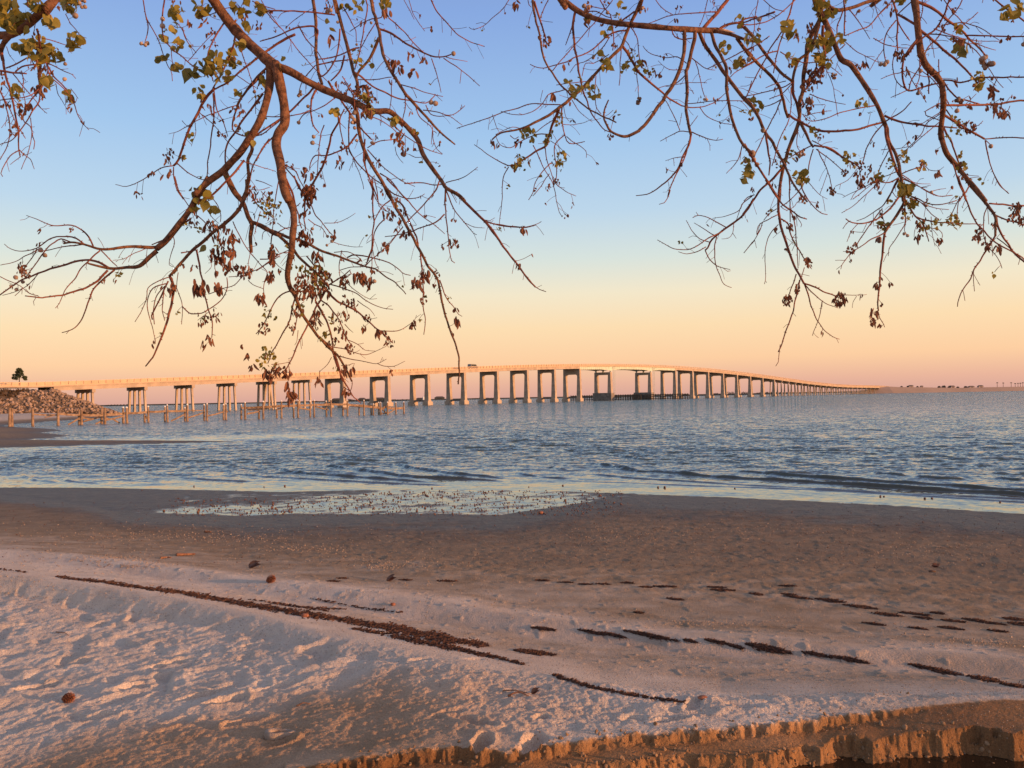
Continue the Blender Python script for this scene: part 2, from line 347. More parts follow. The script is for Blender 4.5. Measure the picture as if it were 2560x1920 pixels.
# wetness 0 dry white .. 1 soaked
wet = np.ones(X.shape)
drygrad = sstep(-.1, .9, Rr - KR[3] + .25 * fbm(X * 1.3, Y * 1.3, 3, 101))
wet = .14 + .33 * drygrad + .23 * sstep(0, 1, (Rr - KR[4] + .6 * fbm(X * .5, Y * .8, 3, 105)) / (KR[5] - KR[4])) + .36 * sstep(-5.0, -.2, Rr - KR[6] + .8 * fbm(X * .7, Y * 1.2, 3, 102))
wet = wet + .08 * fbm(X * .9, Y * 1.6, 4, 103) * drygrad
# grey band behind first ridge: damp sand, with the trough's shade painted in too
wet += .20 * np.exp(-((Rr - (KR[2] + KR[1]) / 2) / .8) ** 2) * sstep(-300, 1500, pxa)
mound = sstep(0, .2, Rr - KR[1]) * (1 - sstep(0, .3, Rr - KR[3])); wet += .06 * mound * sstep(400, 1500, pxa)
lowleft = (1 - sstep(4.3, 5.2, Rr + .35 * fbm(X * 1.5, Y * 1.5, 3, 104))) * (1 - sstep(900, 1500, pxa))
wet += .25 * lowleft
damp = sstep(-.03, .01, d1) * sstep(350, 900, pxa) + .0
wet += .42 * np.clip(damp, 0, 1) + .18 * sstep(2000, 2500, pxa) * (1 - sstep(4.3, 5.0, Rr))
wet += .12 * sstep(.02, .1, d2) * on2
far = Rr > 33; wet = np.where(far, np.clip(.95 - (Z - .02) * 1.6, .25, 1), wet)
wet = np.where((Z < .012) & (Rr > 8), 1.0, wet)
film = np.exp(-(np.maximum(Z, 0) / .0038) ** 2) * (Rr > 8)
wet = np.clip(wet, 0, 1)
orange_tint = np.clip(sstep(-.05, .02, d1) * sstep(350, 900, pxa) * 1.0 + .55 * lowleft, 0, 1) * (Rr < 8)  # orange tint camera-side of the upper cliff edge and over the apron
def grid_faces(na, nr):
    i = np.arange(na - 1)[:, None] * nr + np.arange(nr - 1)[None]
    return np.stack([i, i + nr, i + nr + 1, i + 1], -1).reshape(-1, 4)[:, ::-1]
co = np.stack([X, Y, Z], -1).reshape(-1, 3)
def sand_mat():
    m = bpy.data.materials.new('sand'); m.use_nodes = True; t = m.node_tree; b = t.nodes['Principled BSDF']; L = t.links.new
    at = N(t, 'ShaderNodeAttribute', attribute_name='wet'); ai = N(t, 'ShaderNodeAttribute', attribute_name='orange_tint')
    tcn = N(t, 'ShaderNodeTexCoord')
    nz = N(t, 'ShaderNodeTexNoise'); nz.inputs['Scale'].default_value = 3.0; nz.inputs['Detail'].default_value = 8; L(tcn.outputs['Object'], nz.inputs[0])
    gn = N(t, 'ShaderNodeTexNoise'); gn.inputs['Scale'].default_value = 140; gn.inputs['Detail'].default_value = 3; L(tcn.outputs['Object'], gn.inputs[0])
    ma = N(t, 'ShaderNodeMath', operation='MULTIPLY_ADD'); ma.inputs[1].default_value = .42; L(nz.outputs['Fac'], ma.inputs[0])
    sb = N(t, 'ShaderNodeMath', operation='SUBTRACT'); sb.inputs[1].default_value = .21; L(at.outputs['Fac'], sb.inputs[0]); L(sb.outputs[0], ma.inputs[2])
    rpp = N(t, 'ShaderNodeValToRGB'); e = rpp.color_ramp
    while len(e.elements) < 5: e.elements.new(.5)
    for el, (p, c) in zip(e.elements, [(0, (.80, .67, .56)), (.25, (.58, .46, .37)), (.55, (.29, .205, .135)), (.82, (.165, .108, .068)), (1, (.070, .046, .034))]):
        el.position = p; el.color = c + (1,)
    L(ma.outputs[0], rpp.inputs[0])
    mi = N(t, 'ShaderNodeMix', data_type='RGBA', blend_type='MULTIPLY'); L(ai.outputs['Fac'], mi.inputs[0]); L(rpp.outputs[0], mi.inputs[6]); mi.inputs[7].default_value = (1.15, .86, .60, 1)
    mg = N(t, 'ShaderNodeMix', data_type='RGBA', blend_type='OVERLAY'); mg.inputs[0].default_value = .45; L(mi.outputs[2], mg.inputs[6]); L(gn.outputs['Fac'], mg.inputs[7])
    L(mg.outputs[2], b.inputs['Base Color'])
    rr = N(t, 'ShaderNodeMapRange'); L(at.outputs['Fac'], rr.inputs[0]); rr.inputs[1].default_value = .5; rr.inputs[2].default_value = 1; rr.inputs[3].default_value = .95; rr.inputs[4].default_value = .42; L(rr.outputs[0], b.inputs['Roughness'])
    af = N(t, 'ShaderNodeAttribute', attribute_name='film'); r2 = N(t, 'ShaderNodeMix', data_type='FLOAT'); L(af.outputs['Fac'], r2.inputs[0]); L(rr.outputs[0], r2.inputs[2]); r2.inputs[3].default_value = .13; L(r2.outputs[0], b.inputs['Roughness'])
    r3 = N(t, 'ShaderNodeMapRange'); L(af.outputs['Fac'], r3.inputs[0]); r3.inputs[3].default_value = .12; r3.inputs[4].default_value = .5; L(r3.outputs[0], b.inputs['Specular IOR Level'])
    bs = N(t, 'ShaderNodeMapRange'); L(af.outputs['Fac'], bs.inputs[0]); bs.inputs[3].default_value = 1; bs.inputs[4].default_value = .12
    g2 = N(t, 'ShaderNodeTexNoise'); g2.inputs['Scale'].default_value = 75; g2.inputs['Detail'].default_value = 7; g2.inputs['Roughness'].default_value = .62; L(tcn.outputs['Object'], g2.inputs[0])
    bp = N(t, 'ShaderNodeBump'); bp.inputs['Strength'].default_value = 1.0; bp.inputs['Distance'].default_value = .016; L(g2.outputs['Fac'], bp.inputs['Height'])
    g3 = N(t, 'ShaderNodeTexNoise'); g3.inputs['Scale'].default_value = 9; g3.inputs['Detail'].default_value = 4; L(tcn.outputs['Object'], g3.inputs[0])
    b2 = N(t, 'ShaderNodeBump'); b2.inputs['Strength'].default_value = .5; b2.inputs['Distance'].default_value = .02; L(g3.outputs['Fac'], b2.inputs['Height']); L(b2.outputs[0], bp.inputs['Normal'])
    L(bs.outputs[0], bp.inputs['Strength']); bh = N(t, 'ShaderNodeMath', operation='MULTIPLY'); bh.inputs[1].default_value = .5; L(bs.outputs[0], bh.inputs[0]); L(bh.outputs[0], b2.inputs['Strength'])
    L(bp.outputs[0], b.inputs['Normal'])
    return m
M_SAND = sand_mat()
tag(mesh_np('sand_beach', co, grid_faces(NA, NR), M_SAND, smooth=True, attrs={'wet': wet, 'orange_tint': orange_tint, 'film': film}), kind='structure')
def H(x, y):
    a = math.atan2(x, y); r = math.hypot(x, y)
    i = min(max(int(np.searchsorted(AZ, a)) , 1), NA - 1); j = min(max(int(np.searchsorted(RR, r)), 1), NR - 1)
    fa = (a - AZ[i - 1]) / (AZ[i] - AZ[i - 1]); fr = (r - RR[j - 1]) / (RR[j] - RR[j - 1]); fa = min(max(fa, 0), 1); fr = min(max(fr, 0), 1)
    return float((Z[i - 1, j - 1] * (1 - fr) + Z[i - 1, j] * fr) * (1 - fa) + (Z[i, j - 1] * (1 - fr) + Z[i, j] * fr) * fa)
def GP(px, py):                          # pixel -> point on the sand
    z = .5
    for _ in range(12):
        g = PG(px, py, z); z = z * .4 + .6 * max(H(g[0], g[1]), 0)
    g = PG(px, py, z); g[2] = H(g[0], g[1]); return g
# ------------------------------------------------------------------ sea
def water_mat(name, base, chop=True):
    m = bpy.data.materials.new(name); m.use_nodes = True; t = m.node_tree; b = t.nodes['Principled BSDF']; L = t.links.new
    b.inputs['Base Color'].default_value = base + (1,); b.inputs['Roughness'].default_value = .06; b.inputs['IOR'].default_value = 1.333
    b.inputs['Specular IOR Level'].default_value = .5
    if chop:                                 # sandy brown water in the shallows, grey green farther out
        a0 = N(t, 'ShaderNodeAttribute', attribute_name='open_'); cm = N(t, 'ShaderNodeMix', data_type='RGBA'); L(a0.outputs['Fac'], cm.inputs[0])
        cm.inputs[6].default_value = (.095, .075, .052, 1); cm.inputs[7].default_value = base + (1,); L(cm.outputs[2], b.inputs['Base Color'])
    tcn = N(t, 'ShaderNodeTexCoord'); ge = N(t, 'ShaderNodeNewGeometry'); prev = ge.outputs['Normal']
    at = N(t, 'ShaderNodeAttribute', attribute_name='open_')
    for (sc, k, sx_, sy_) in ([(.30, .22, 1.0, 2.0), (1.1, .70, 1.0, 2.0), (3.4, 1.25, 1.0, 1.7), (10, 1.0, 1, 1.4)] if chop else [(3, .03, 1, 1)]):
        mp = N(t, 'ShaderNodeMapping'); mp.inputs['Scale'].default_value = (sx_, sy_, 1); mp.inputs['Rotation'].default_value = (0, 0, R(-8)); L(tcn.outputs['Object'], mp.inputs[0])
        nz = N(t, 'ShaderNodeTexNoise'); nz.inputs['Scale'].default_value = sc; nz.inputs['Detail'].default_value = 2; nz.inputs['Roughness'].default_value = .5; nz.inputs['Distortion'].default_value = .3; L(mp.outputs[0], nz.inputs[0])
        v1 = N(t, 'ShaderNodeVectorMath', operation='SUBTRACT'); L(nz.outputs['Color'], v1.inputs[0]); v1.inputs[1].default_value = (.5, .5, .5)
        v2 = N(t, 'ShaderNodeVectorMath', operation='MULTIPLY'); L(v1.outputs[0], v2.inputs[0]); v2.inputs[1].default_value = (k * .75, k, 0)
        if chop:
            v3 = N(t, 'ShaderNodeVectorMath', operation='SCALE'); L(v2.outputs[0], v3.inputs[0]); L(at.outputs['Fac'], v3.inputs['Scale']); v2 = v3
        v4 = N(t, 'ShaderNodeVectorMath', operation='ADD'); L(prev, v4.inputs[0]); L(v2.outputs[0], v4.inputs[1]); prev = v4.outputs[0]
    if chop:                                 # wind waves run onto this beach, their steep faces lean shoreward
        bz = N(t, 'ShaderNodeVectorMath', operation='SCALE'); bz.inputs[0].default_value = (.03, -.165, 0); L(at.outputs['Fac'], bz.inputs['Scale'])
        v5 = N(t, 'ShaderNodeVectorMath', operation='ADD'); L(prev, v5.inputs[0]); L(bz.outputs[0], v5.inputs[1]); prev = v5.outputs[0]
    nn_ = N(t, 'ShaderNodeVectorMath', operation='NORMALIZE'); L(prev, nn_.inputs[0]); L(nn_.outputs[0], b.inputs['Normal'])
    return m
M_SEA = water_mat('sea_water', (.045, .098, .102))
M_POOL = water_mat('pool_water', (.030, .018, .010), False)
WA = np.concatenate([-side[::-1], np.linspace(R(-37), R(37), 700), side])
WR = np.concatenate([ladder(11, 220, 720, 60), np.geomspace(226, 9000, 60)])
WX = np.sin(WA)[:, None] * WR[None]; WY = np.cos(WA)[:, None] * WR[None]; WRR = np.broadcast_to(WR[None], WX.shape)
a8, q8 = line_r(K[-1][0], 0.0); shore = np.interp(WA, a8, q8)[:, None]
off = WRR - shore
opn = sstep(0.2, 10, off + 3 * fbm(WX * .08, WY * .12, 3, 201))
opn2 = opn * (1 - .85 * np.exp(-((WRR - 60) / 9) ** 2) * (WX < -6) * sstep(-4, -14, WX))
WZ = np.zeros(WX.shape)
fadeg = 1 - sstep(60, 140, WRR)
rs = np.random.default_rng(3)
for k in range(26):
    lam = float(np.exp(rs.uniform(math.log(.35), math.log(2.6)))); th = R(90 + rs.normal(0, 32) - 10)
    kx, ky = 2 * math.pi / lam * math.cos(th), 2 * math.pi / lam * math.sin(th)
    s_ = np.sin(kx * WX + ky * WY + rs.uniform(0, 6.28) + 1.2 * vn(WX * .3, WY * .3, 300 + k))
    WZ += .0042 * lam ** .8 * s_ * (1 - sstep(45 * lam ** .5, 95 * lam ** .5, WRR))
WZ *= (.12 + .88 * opn) * fadeg * (1 + .5 * fbm(WX * .1, WY * .15, 2, 77)) * sstep(-1, 1.5, off)
def cropL(x, y): return (.5787 * x, 1060 + .5787 * y)
def cropR(x, y): return (1280 + .5787 * x, 1060 + .5787 * y)
RID = [(0,[(1180,195),(1250,207),(1400,222),(1600,236),(1900,256)],.05),(0,[(1355,175),(1480,190),(1600,208),(1800,232),(2000,240),(2200,250)],.055),
 (0,[(1010,215),(1150,228),(1400,243),(1700,258),(1960,266)],.03),(0,[(745,230),(900,242),(1100,250)],.03),(0,[(505,240),(700,252)],.025),
 (0,[(240,235),(300,248),(430,258)],.03),(0,[(130,185),(100,210),(95,226),(150,245),(260,255)],.035),(0,[(1680,172),(1800,195),(1950,215),(2212,238)],.06),
 (0,[(465,226),(520,232)],.03),(0,[(0,190),(60,178),(100,175)],.03),(0,[(0,150),(60,140),(120,135)],.02),(0,[(970,200),(1000,205)],.03),
 (1,[(290,165),(400,180),(550,205),(750,220),(1000,238),(1300,255),(1700,280),(2212,310),(2900,352)],.075),(1,[(280,210),(500,232),(800,252),(1200,275),(1700,305),(2212,325),(2900,362)],.035),
 (1,[(900,200),(1100,215),(1300,232),(1500,243),(1800,262),(2212,292),(2900,340)],.07),(1,[(1730,228),(1850,235),(1960,238)],.06),(1,[(470,140),(560,152)],.06),
 (1,[(150,187),(230,198)],.05),(1,[(0,212),(150,232),(250,240)],.035),(1,[(1550,213),(1700,225)],.05),(1,[(2080,235),(2212,245)],.06),(1,[(180,241),(700,264),(1300,284),(2212,338),(2900,380)],.02)]
for side_, pts, amp in RID:
    P = [PG(*(cropL if side_ == 0 else cropR)(*p), 0)[:2] for p in pts]
    P = np.array(P); best = np.full(WX.shape, 1e9); sgn = np.zeros(WX.shape); end = np.zeros(WX.shape)
    jm = np.where(WR < 60)[0][-1]; XX, YY = WX[:, :jm], WY[:, :jm]
    best = best[:, :jm]; sgn = sgn[:, :jm]; end = np.ones(XX.shape); n = len(P)
    for i in range(n - 1):
        e = P[i + 1] - P[i]; le = math.hypot(*e); t = ((XX - P[i][0]) * e[0] + (YY - P[i][1]) * e[1]) / le ** 2
        tc_ = np.clip(t, 0, 1); d = np.hypot(XX - P[i][0] - e[0] * tc_, YY - P[i][1] - e[1] * tc_)
        nx, ny = (-e[1] / le, e[0] / le) if e[0] > 0 else (e[1] / le, -e[0] / le)
        s_ = (XX - P[i][0]) * nx + (YY - P[i][1]) * ny
        g = (i + tc_) / (n - 1); en = np.minimum(1, np.minimum(g, 1 - g) * 7 + .05)
        mk = d < best; best = np.where(mk, d, best); sgn = np.where(mk, np.sign(s_), sgn); end = np.where(mk, en, end)
    wd = (.07 if side_ == 0 else .12) + amp * 1.0
    prof = np.where(sgn < 0, np.exp(-(best / (wd * .45)) ** 2), np.exp(-(best / (wd * 1.15)) ** 2))
    WZ[:, :jm] += amp * (1.35 if side_ == 0 else 1.05) * prof * end * (1 + .35 * vn(XX * 1.7, YY * 1.7, 400))
WZ *= sstep(-2, .3, off) * .95 + .05 * sstep(-9, -3, off)
wco = np.stack([WX, WY, WZ], -1).reshape(-1, 3)
tag(mesh_np('sea_water', wco, grid_faces(len(WA), len(WR)), M_SEA, smooth=True, attrs={'open_': .10 + .58 * opn2 + .62 * sstep(40, 230, WRR)}), kind='structure')
# pool below the small sand cliff (clipped to the low ground beside the cliff)
PW = [(.2, 1.2), (2.6, 1.2), (4.6, 2.6), (4.4, 4.2), (2.6, 4.15), (1.0, 4.0), (-.3, 3.6), (-.4, 2.2)]
PZ = .7245
mb = MB(); mb.add([(x, y, PZ) for x, y in PW], [list(range(len(PW)))])
pool_o = mb.build('pool_water', M_POOL); tag(pool_o, kind='structure')
# ------------------------------------------------------------------ bridge
KB, XV, DU = 36654.0, 2933.0, 18.0
bdir = np.array([math.tan(math.atan2(XV - 1280, F)), 1.0, 0]); bdir /= np.linalg.norm(bdir)
bnrm = np.array([bdir[1], -bdir[0], 0])               # towards the camera side
def BP(u, side=0.0, z=0.0):                           # point of the near edge line at span index u
    px = XV - KB / u
    Yw = u * DU; return np.array([(px - 1280) / F * Yw, Yw, 0]) + bnrm * side + np.array([0, 0, z])
def z_at(px, py, u):
    v = ray(px, py); p = CAM + v * (u * DU / v[1]); return p[2]
TOP = [(95,956),(231,951),(348,946),(459,943),(570,939.6),(600,937),(726,933),(859,927.5),(948,925),(1049,922),(1160,918),(1242,915),(1320,912),(1390,910.3),(1450,909.5),(1527,908.7),(1630,912.3),(1690,915.5),(1770,920.5),(1844,927.5),(1899,934.5),(1936,942),(2018,952.3),(2097,959.6),(2176,963.8),(2221,965.4)]
SOF = [(95,980),(231,975),(348,967.7),(459,961.8),(570,957.8),(600,956),(726,952),(859,946),(948,942.4),(1049,937),(1160,932),(1242,928.5),(1320,925.5),(1390,923.4),(1450,921.5),(1527,920.5),(1630,922.5),(1690,927),(1770,933),(1844,941),(1899,946.5),(1936,951.5),(2018,959.3),(2097,967),(2176,970.3),(2221,971.2)]
tu = np.array([KB / (XV - x) for x, y in TOP]); tz = np.array([z_at(x, y, KB / (XV - x)) for x, y in TOP])
su = np.array([KB / (XV - x) for x, y in SOF]); sz = np.array([z_at(x, y, KB / (XV - x)) for x, y in SOF])
U0 = 12.35; UE = 51.8
pf = np.polyfit(tu, tz, 6)
def ztop(u): return float(np.polyval(pf, u)) if u > 12.9 else float(np.polyval(pf, 12.9))
DECKH = 2.55; RAILH = 1.15; WB = 10.6
bridge = empty('bridge', BP(30, -WB / 2, 0), 'long concrete highway bridge arching over the bay on tall portal piers', 'bridge')
def along(u0, u1, n, cuts):
    """sweep a cross-section rectangle list [(side0,side1,zoff0,zoff1)] along the deck"""
    us = np.linspace(u0, u1, n); mb = MB()
    for s0, s1, z0, z1 in cuts:
        co = []
        for u in us:
            zt = ztop(u)
            for s_, z_ in ((s0, z0), (s1, z0), (s1, z1), (s0, z1)): co.append(BP(u, s_, zt + z_))
        fa = []
        for i in range(n - 1):
            for k in range(4):
                a = i * 4 + k; b = i * 4 + (k + 1) % 4; fa.append([a, b, b + 4, a + 4])
        fa.append([3, 2, 1, 0]); fa.append([(n - 1) * 4 + k for k in range(4)])
        mb.add(co, fa)
    return mb
# deck slab, kerbs, girders
along(U0, UE, 160, [(0, -WB, -RAILH - .32, -RAILH)]).build('deck_slab', M_CONC, bridge)
along(U0, UE, 160, [(-.6, -WB + .6, -RAILH + .004, -RAILH + .05)]).build('roadway', M_ASPH, bridge)
UG0, UG1 = 24.74, 29.5
gs = [-.45, -2.9, -5.3, -7.7, -WB + .45]
for a, b in ((U0 + .75, UG0), (UG1, UE)):
    along(a, b, 120, [(s + .28, s - .28, -DECKH, -RAILH - .322) for s in gs]).build('girder', M_CONC, bridge)
# barrier behind, railing with posts in front
along(U0, UE, 160, [(-WB + .3, -WB, -RAILH + .002, 0.0)]).build('far_barrier', M_RAIL, bridge)
mb = along(U0, UE, 160, [(-.03, -.30, -.20, .02), (-.06, -.24, -.62, -.47), (0.03, -.36, -RAILH + .002, -RAILH + .25)])
u = U0
while u < UE:
    zt = ztop(u); mb.box(BP(u, -.12, zt - .55), .24, .34, 1.16, bdir, bnrm); u += .093
mb.build('railing', M_RAIL, bridge)
# steel haunched girders of the main spans
MS = [24.74, 26.1, 28.1, 29.5]
for a, b in zip(MS[:-1], MS[1:]):
    mb = MB(); n = 26
    for s in gs[:1] + gs[2:3] + gs[-1:]:
        co = []
        for i in range(n):
            t = i / (n - 1); u = a + (b - a) * t
            dA = 0 if a == MS[0] else 1; dB = 0 if b == MS[-1] else 1
            hz = 1.55 + .75 * (dA * max(0, 1 - t * (b - a) / .55) ** 1.6 + dB * max(0, 1 - (1 - t) * (b - a) / .55) ** 1.6)
            zt = ztop(u) - RAILH - .324
            for s_, z_ in ((s + .12, -hz), (s - .12, -hz), (s - .12, 0), (s + .12, 0)): co.append(BP(u, s_, zt + z_))
        fa = []
        for i in range(n - 1):
            for k in range(4):
                p = i * 4 + k; q = i * 4 + (k + 1) % 4; fa.append([p, q, q + 4, p + 4])
        fa += [[3, 2, 1, 0], [(n - 1) * 4 + k for k in range(4)]]
        mb.add(co, fa)
    k = a + .08
    while k < b - .04:                                 # stiffeners
        zt = ztop(k) - RAILH - .33; mb.box(BP(k, gs[0] + .17, zt - .75), .09, .10, 1.45, bdir, bnrm); k += .085
    mb.build('steel_girder', M_STEEL, bridge)
PIERS = [13.58, 14.27, 14.96, 15.64, 16.33, 17.0, 17.69, 18.7, 19.7, 20.71, 21.72, 22.73, 23.73, 24.74, 26.1, 28.1, 29.5, 30.54, 31.58, 32.63, 33.67, 34.72, 35.76, 36.8]
def bent(u, rake=False, far=False):
    zc = ztop(u) - DECKH - .02; capz = zc - 1.0
    c = empty('pile_bent', BP(u, -WB / 2, 0)); c.parent = bridge; c.location = Vector([float(q) for q in BP(u, -WB / 2, 0)]) - bridge.location
    mb = MB(); mb.box(BP(u, -WB / 2, zc - .5), 1.0, WB + .3, 1.0, bdir, bnrm)
    mesh_sub('cap', mb, M_CONC if not far else M_CONC, c, bridge)
    xs = [-.9, -WB * .36, -WB * .64, -WB + .9]
    for i, s in enumerate(xs):
        bs = s + (.75 if i == 0 else -.75 if i == 3 else (.15 if i == 1 else -.15))
        p = MB(); p.bar(BP(u, bs, -1), BP(u, s, capz + .05), .62, .62, bdir); mesh_sub('pile', p, M_CONC, c, bridge)
    if rake:
        for s, e in ((-WB * .4, -WB * .22), (-WB * .6, -WB * .78)):
            p = MB(); p.bar(BP(u + .03, e, -1), BP(u + .03, s, capz + .05), .6, .6, bdir); mesh_sub('pile', p, M_CONC, c, bridge)
def mesh_sub(name, mb, m, par, top):
    base = Vector(par.location) + Vector(top.location)
    co = np.concatenate(mb.v) - np.array(base)
    me = bpy.data.meshes.new(name); me.from_pydata([tuple(map(float, q)) for q in co], [], mb.f); me.materials.append(m)
    o = bpy.data.objects.new(name, me); link(o); o.parent = par; return o
def portal(u, main=False):
    zc = ztop(u) - (DECKH + (2.0 if main else 0.0)) - .02; W = WB
    c = empty('portal_pier', (0, 0, 0)); c.parent = bridge; c.location = Vector([float(q) for q in BP(u, -W / 2, 0)]) - bridge.location
    colw, colt = (2.0, 1.5) if not main else (2.0, 2.0)
    capd = 1.6 if u < UG0 else (2.0 if abs(u - UG0) < .1 else 1.5)
    if abs(u - UG0) < .1: capd = 3.0
    zt = zc; zb = 1.5
    # frame outline in the cross plane: outer trapezoid, inner rounded opening
    def P(s, z, k): return BP(u, -W / 2 + s, z) + bdir * k
    hw = W / 2; o = [(-hw - .35, zb), (-hw, zt), (hw, zt), (hw + .35, zb)]
    rr_ = 1.1 if not main else .15; zi = zt - capd; iw = hw - colw * .82; ib = hw - colw
    inner = [(-ib + .25, zb), (-iw, zi - rr_)]
    for k in range(1, 5): a = math.pi - k * math.pi / 10; inner.append((-iw + rr_ + rr_ * math.cos(a), zi - rr_ + rr_ * math.sin(a)))
    inner.append((-iw + rr_, zi)); inner.append((iw - rr_, zi))
    for k in range(1, 5): a = math.pi / 2 - k * math.pi / 10; inner.append((iw - rr_ + rr_ * math.cos(a), zi - rr_ + rr_ * math.sin(a)))
    inner += [(iw, zi - rr_), (ib - .25, zb)]
    def extr(name, poly, t0, t1, m_):
        # poly as list of quads strips (convex pieces)
        mb = MB()
        for q in poly:
            n = len(q); co = [P(s, z, -t0) for s, z in q] + [P(s, z, t1) for s, z in q]
            mb.add(co, [list(range(n))[::-1], [n + k for k in range(n)]] + [[k, (k + 1) % n, n + (k + 1) % n, n + k] for k in range(n)])
        return mesh_sub(name, mb, m_, c, bridge)
    nI = len(inner) // 2
    for sgn in (-1, 1):
        Lp = [(sgn * s, z) for s, z in [(hw + .35, zb), (hw, zi - rr_), (iw, zi - rr_), (ib - .25, zb)]]
        extr('column', [Lp], colt / 2, colt / 2, M_CONC)
    hd = [[(-hw, zi - rr_), (-hw, zt), (-iw + rr_, zt), (-iw + rr_, zi)] + inner[1:6][::-1][1:] ]
    hd2 = [[(-s, z) for s, z in hd[0]]]
    extr('pier_cap', [hd[0], hd2[0], [(-iw + rr_, zt), (iw - rr_, zt), (iw - rr_, zi), (-iw + rr_, zi)]], colt / 2 - .03, colt / 2 - .03, M_CONC)
    if not main:
        for sgn in (-1, 1):
            mb = MB(); mb.box(BP(u, -W / 2 + sgn * (hw - .9), .45), 3.0, 3.2, 2.1, bdir, bnrm); mb.box(BP(u, -W / 2 + sgn * (hw - .9), 1.66), 2.2, 2.5, .35, bdir, bnrm)
            mesh_sub('footing', mb, M_CONC, c, bridge)
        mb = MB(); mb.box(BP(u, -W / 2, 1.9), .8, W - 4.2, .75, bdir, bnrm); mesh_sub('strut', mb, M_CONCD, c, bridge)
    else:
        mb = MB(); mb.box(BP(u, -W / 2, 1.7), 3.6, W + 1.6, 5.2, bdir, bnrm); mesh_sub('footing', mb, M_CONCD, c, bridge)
        for s in gs[:1] + gs[2:3] + gs[-1:]:
            mb = MB(); mb.box(BP(u, s, zc + .45), .7, .7, 1.0, bdir, bnrm)
            mesh_sub('bearing', mb, M_STEEL, c, bridge)
        ld = MB(); kx = 2.2
        for s in (.1, 1.1): ld.bar(BP(u, s, 3) + bdir * kx, BP(u, s, zc + 3.2) + bdir * kx, .12, .12, bdir)
        zz = 3.4
        while zz < zc + 3: ld.bar(BP(u, .1, zz) + bdir * kx, BP(u, 1.1, zz) + bdir * kx, .08, .08); zz += 1.1
        mesh_sub('ladder', ld, M_STEEL, c, bridge)
for i, u in enumerate(PIERS):
    if i <= 6 and i != 6 or i == 6 and False: bent(u, rake=(i == 4))
    elif i in (14, 15): portal(u, True)
    else: portal(u)
u = 37.5
while u < 51.6: bent(u); u += .685
# fender walls that guide boats under the main span
for (u, s0, s1, off) in ((26.1, -30, 17, 3.4), (28.1, -26, 26, -3.4)):
    fe = empty('timber_fender', BP(u, s0, 0) + bdir * off, 'dark timber fender wall beside the %s tall pier of the main span' % ('left' if off > 0 else 'right'), 'fender')
    mb = MB()
    for z in (.6, 1.7, 2.8): mb.bar(BP(u, s0, z) + bdir * off, BP(u, s1, z) + bdir * off, .25, .38)
    mb.build('waler', M_TIMB, fe)
    s = s0; mb = MB()
    while s <= s1 + .01: mb.box(BP(u, s, .9) + bdir * (off + .3), .45, .45, 4.8); s += 1.6
    mb.build('piles', M_TIMB, fe)
# van on the bridge
vb = BP(KB / (XV - 1194), -2.6, ztop(KB / (XV - 1194)) - RAILH + .05)
van = empty('van', vb, 'grey van driving on the rising left half of the bridge deck', 'van')
def loc(a, b, z): return vb + bdir * a + bnrm * b + np.array([0, 0, z])
def prof(name, pr, hw_, m_):
    mb = MB(); n = len(pr); co = [loc(a, -hw_, z) for a, z in pr] + [loc(a, hw_, z) for a, z in pr]
    mb.add(co, [list(range(n)), [n + k for k in range(n)][::-1]] + [[k, n + k, n + (k + 1) % n, (k + 1) % n] for k in range(n)]); return mb.build(name, m_, van)
M_VAN = mat('van_paint', (.20, .19, .18), .35, var=.05, spec=.5); M_GLASS = mat('dark_glass', (.02, .025, .03), .1, var=.1, spec=.6); M_TYRE = mat('tyre', (.02, .02, .02), .9)
prof('body', [(-2.6, .45), (2.7, .45), (2.75, 1.0), (1.9, 1.2), (1.1, 2.15), (-2.45, 2.2), (-2.6, 1.2)], .95, M_VAN)
prof('side_window', [(-2.1, 1.3), (1.45, 1.3), (.98, 1.95), (-2.1, 1.98)], .965, M_GLASS)
for a in (-1.75, 1.85):
    for b in (-.85, .85):
        mb = MB(); mb.tube([loc(a, b - .12, .36), loc(a, b + .12, .36)], .36, 14); mb.build('wheel', M_TYRE, van)
# ------------------------------------------------------------------ embankment
def emb_z(x, y):
    """height of the embankment in local coordinates of the bridge axis: t along bdir from abutment, s across"""
    pass
AB = BP(13.15, -WB / 2, 0)
n1_, n2_ = 150, 90
T = np.linspace(-170, 26, n1_); S_ = np.linspace(-30, 34, n2_)
TT, SS = np.meshgrid(T, S_, indexing='ij')
topz = ztop(13.0) - 2.3
dend = np.maximum(0, TT + 3.0); dsd = np.maximum(0, np.abs(SS) - 7.5)
dd = np.hypot(dend * 1.0, dsd)
EZ = topz - dd * .42
EZ = np.maximum(EZ, -1.2) + .30 * fbm(TT * .35, SS * .35, 3, 500) * sstep(0, 2, dd)
EX = AB[0] + bdir[0] * TT + bnrm[0] * SS; EY = AB[1] + bdir[1] * TT + bnrm[1] * SS
M_EARTH = mat('earth', (.10, .065, .04), .95, col2=(.20, .14, .09), scale=.3)
tag(mesh_np('embankment', np.stack([EX, EY, EZ], -1).reshape(-1, 3), grid_faces(n1_, n2_)[:, ::-1], M_EARTH, smooth=True), kind='structure')
mb = MB(); a_, b_ = AB - bdir * 170, AB + bdir * -2
mb.bar(a_ + [0, 0, topz + .12], BP(U0, -WB / 2, 0) + [0, 0, topz + .12], WB, .1); tag(mb.build('road', M_ASPH), kind='structure')
def EH(t, s):
    d = math.hypot(max(0, t + 3), max(0, abs(s) - 7.5)); return max(topz - d * .42, -1.2)
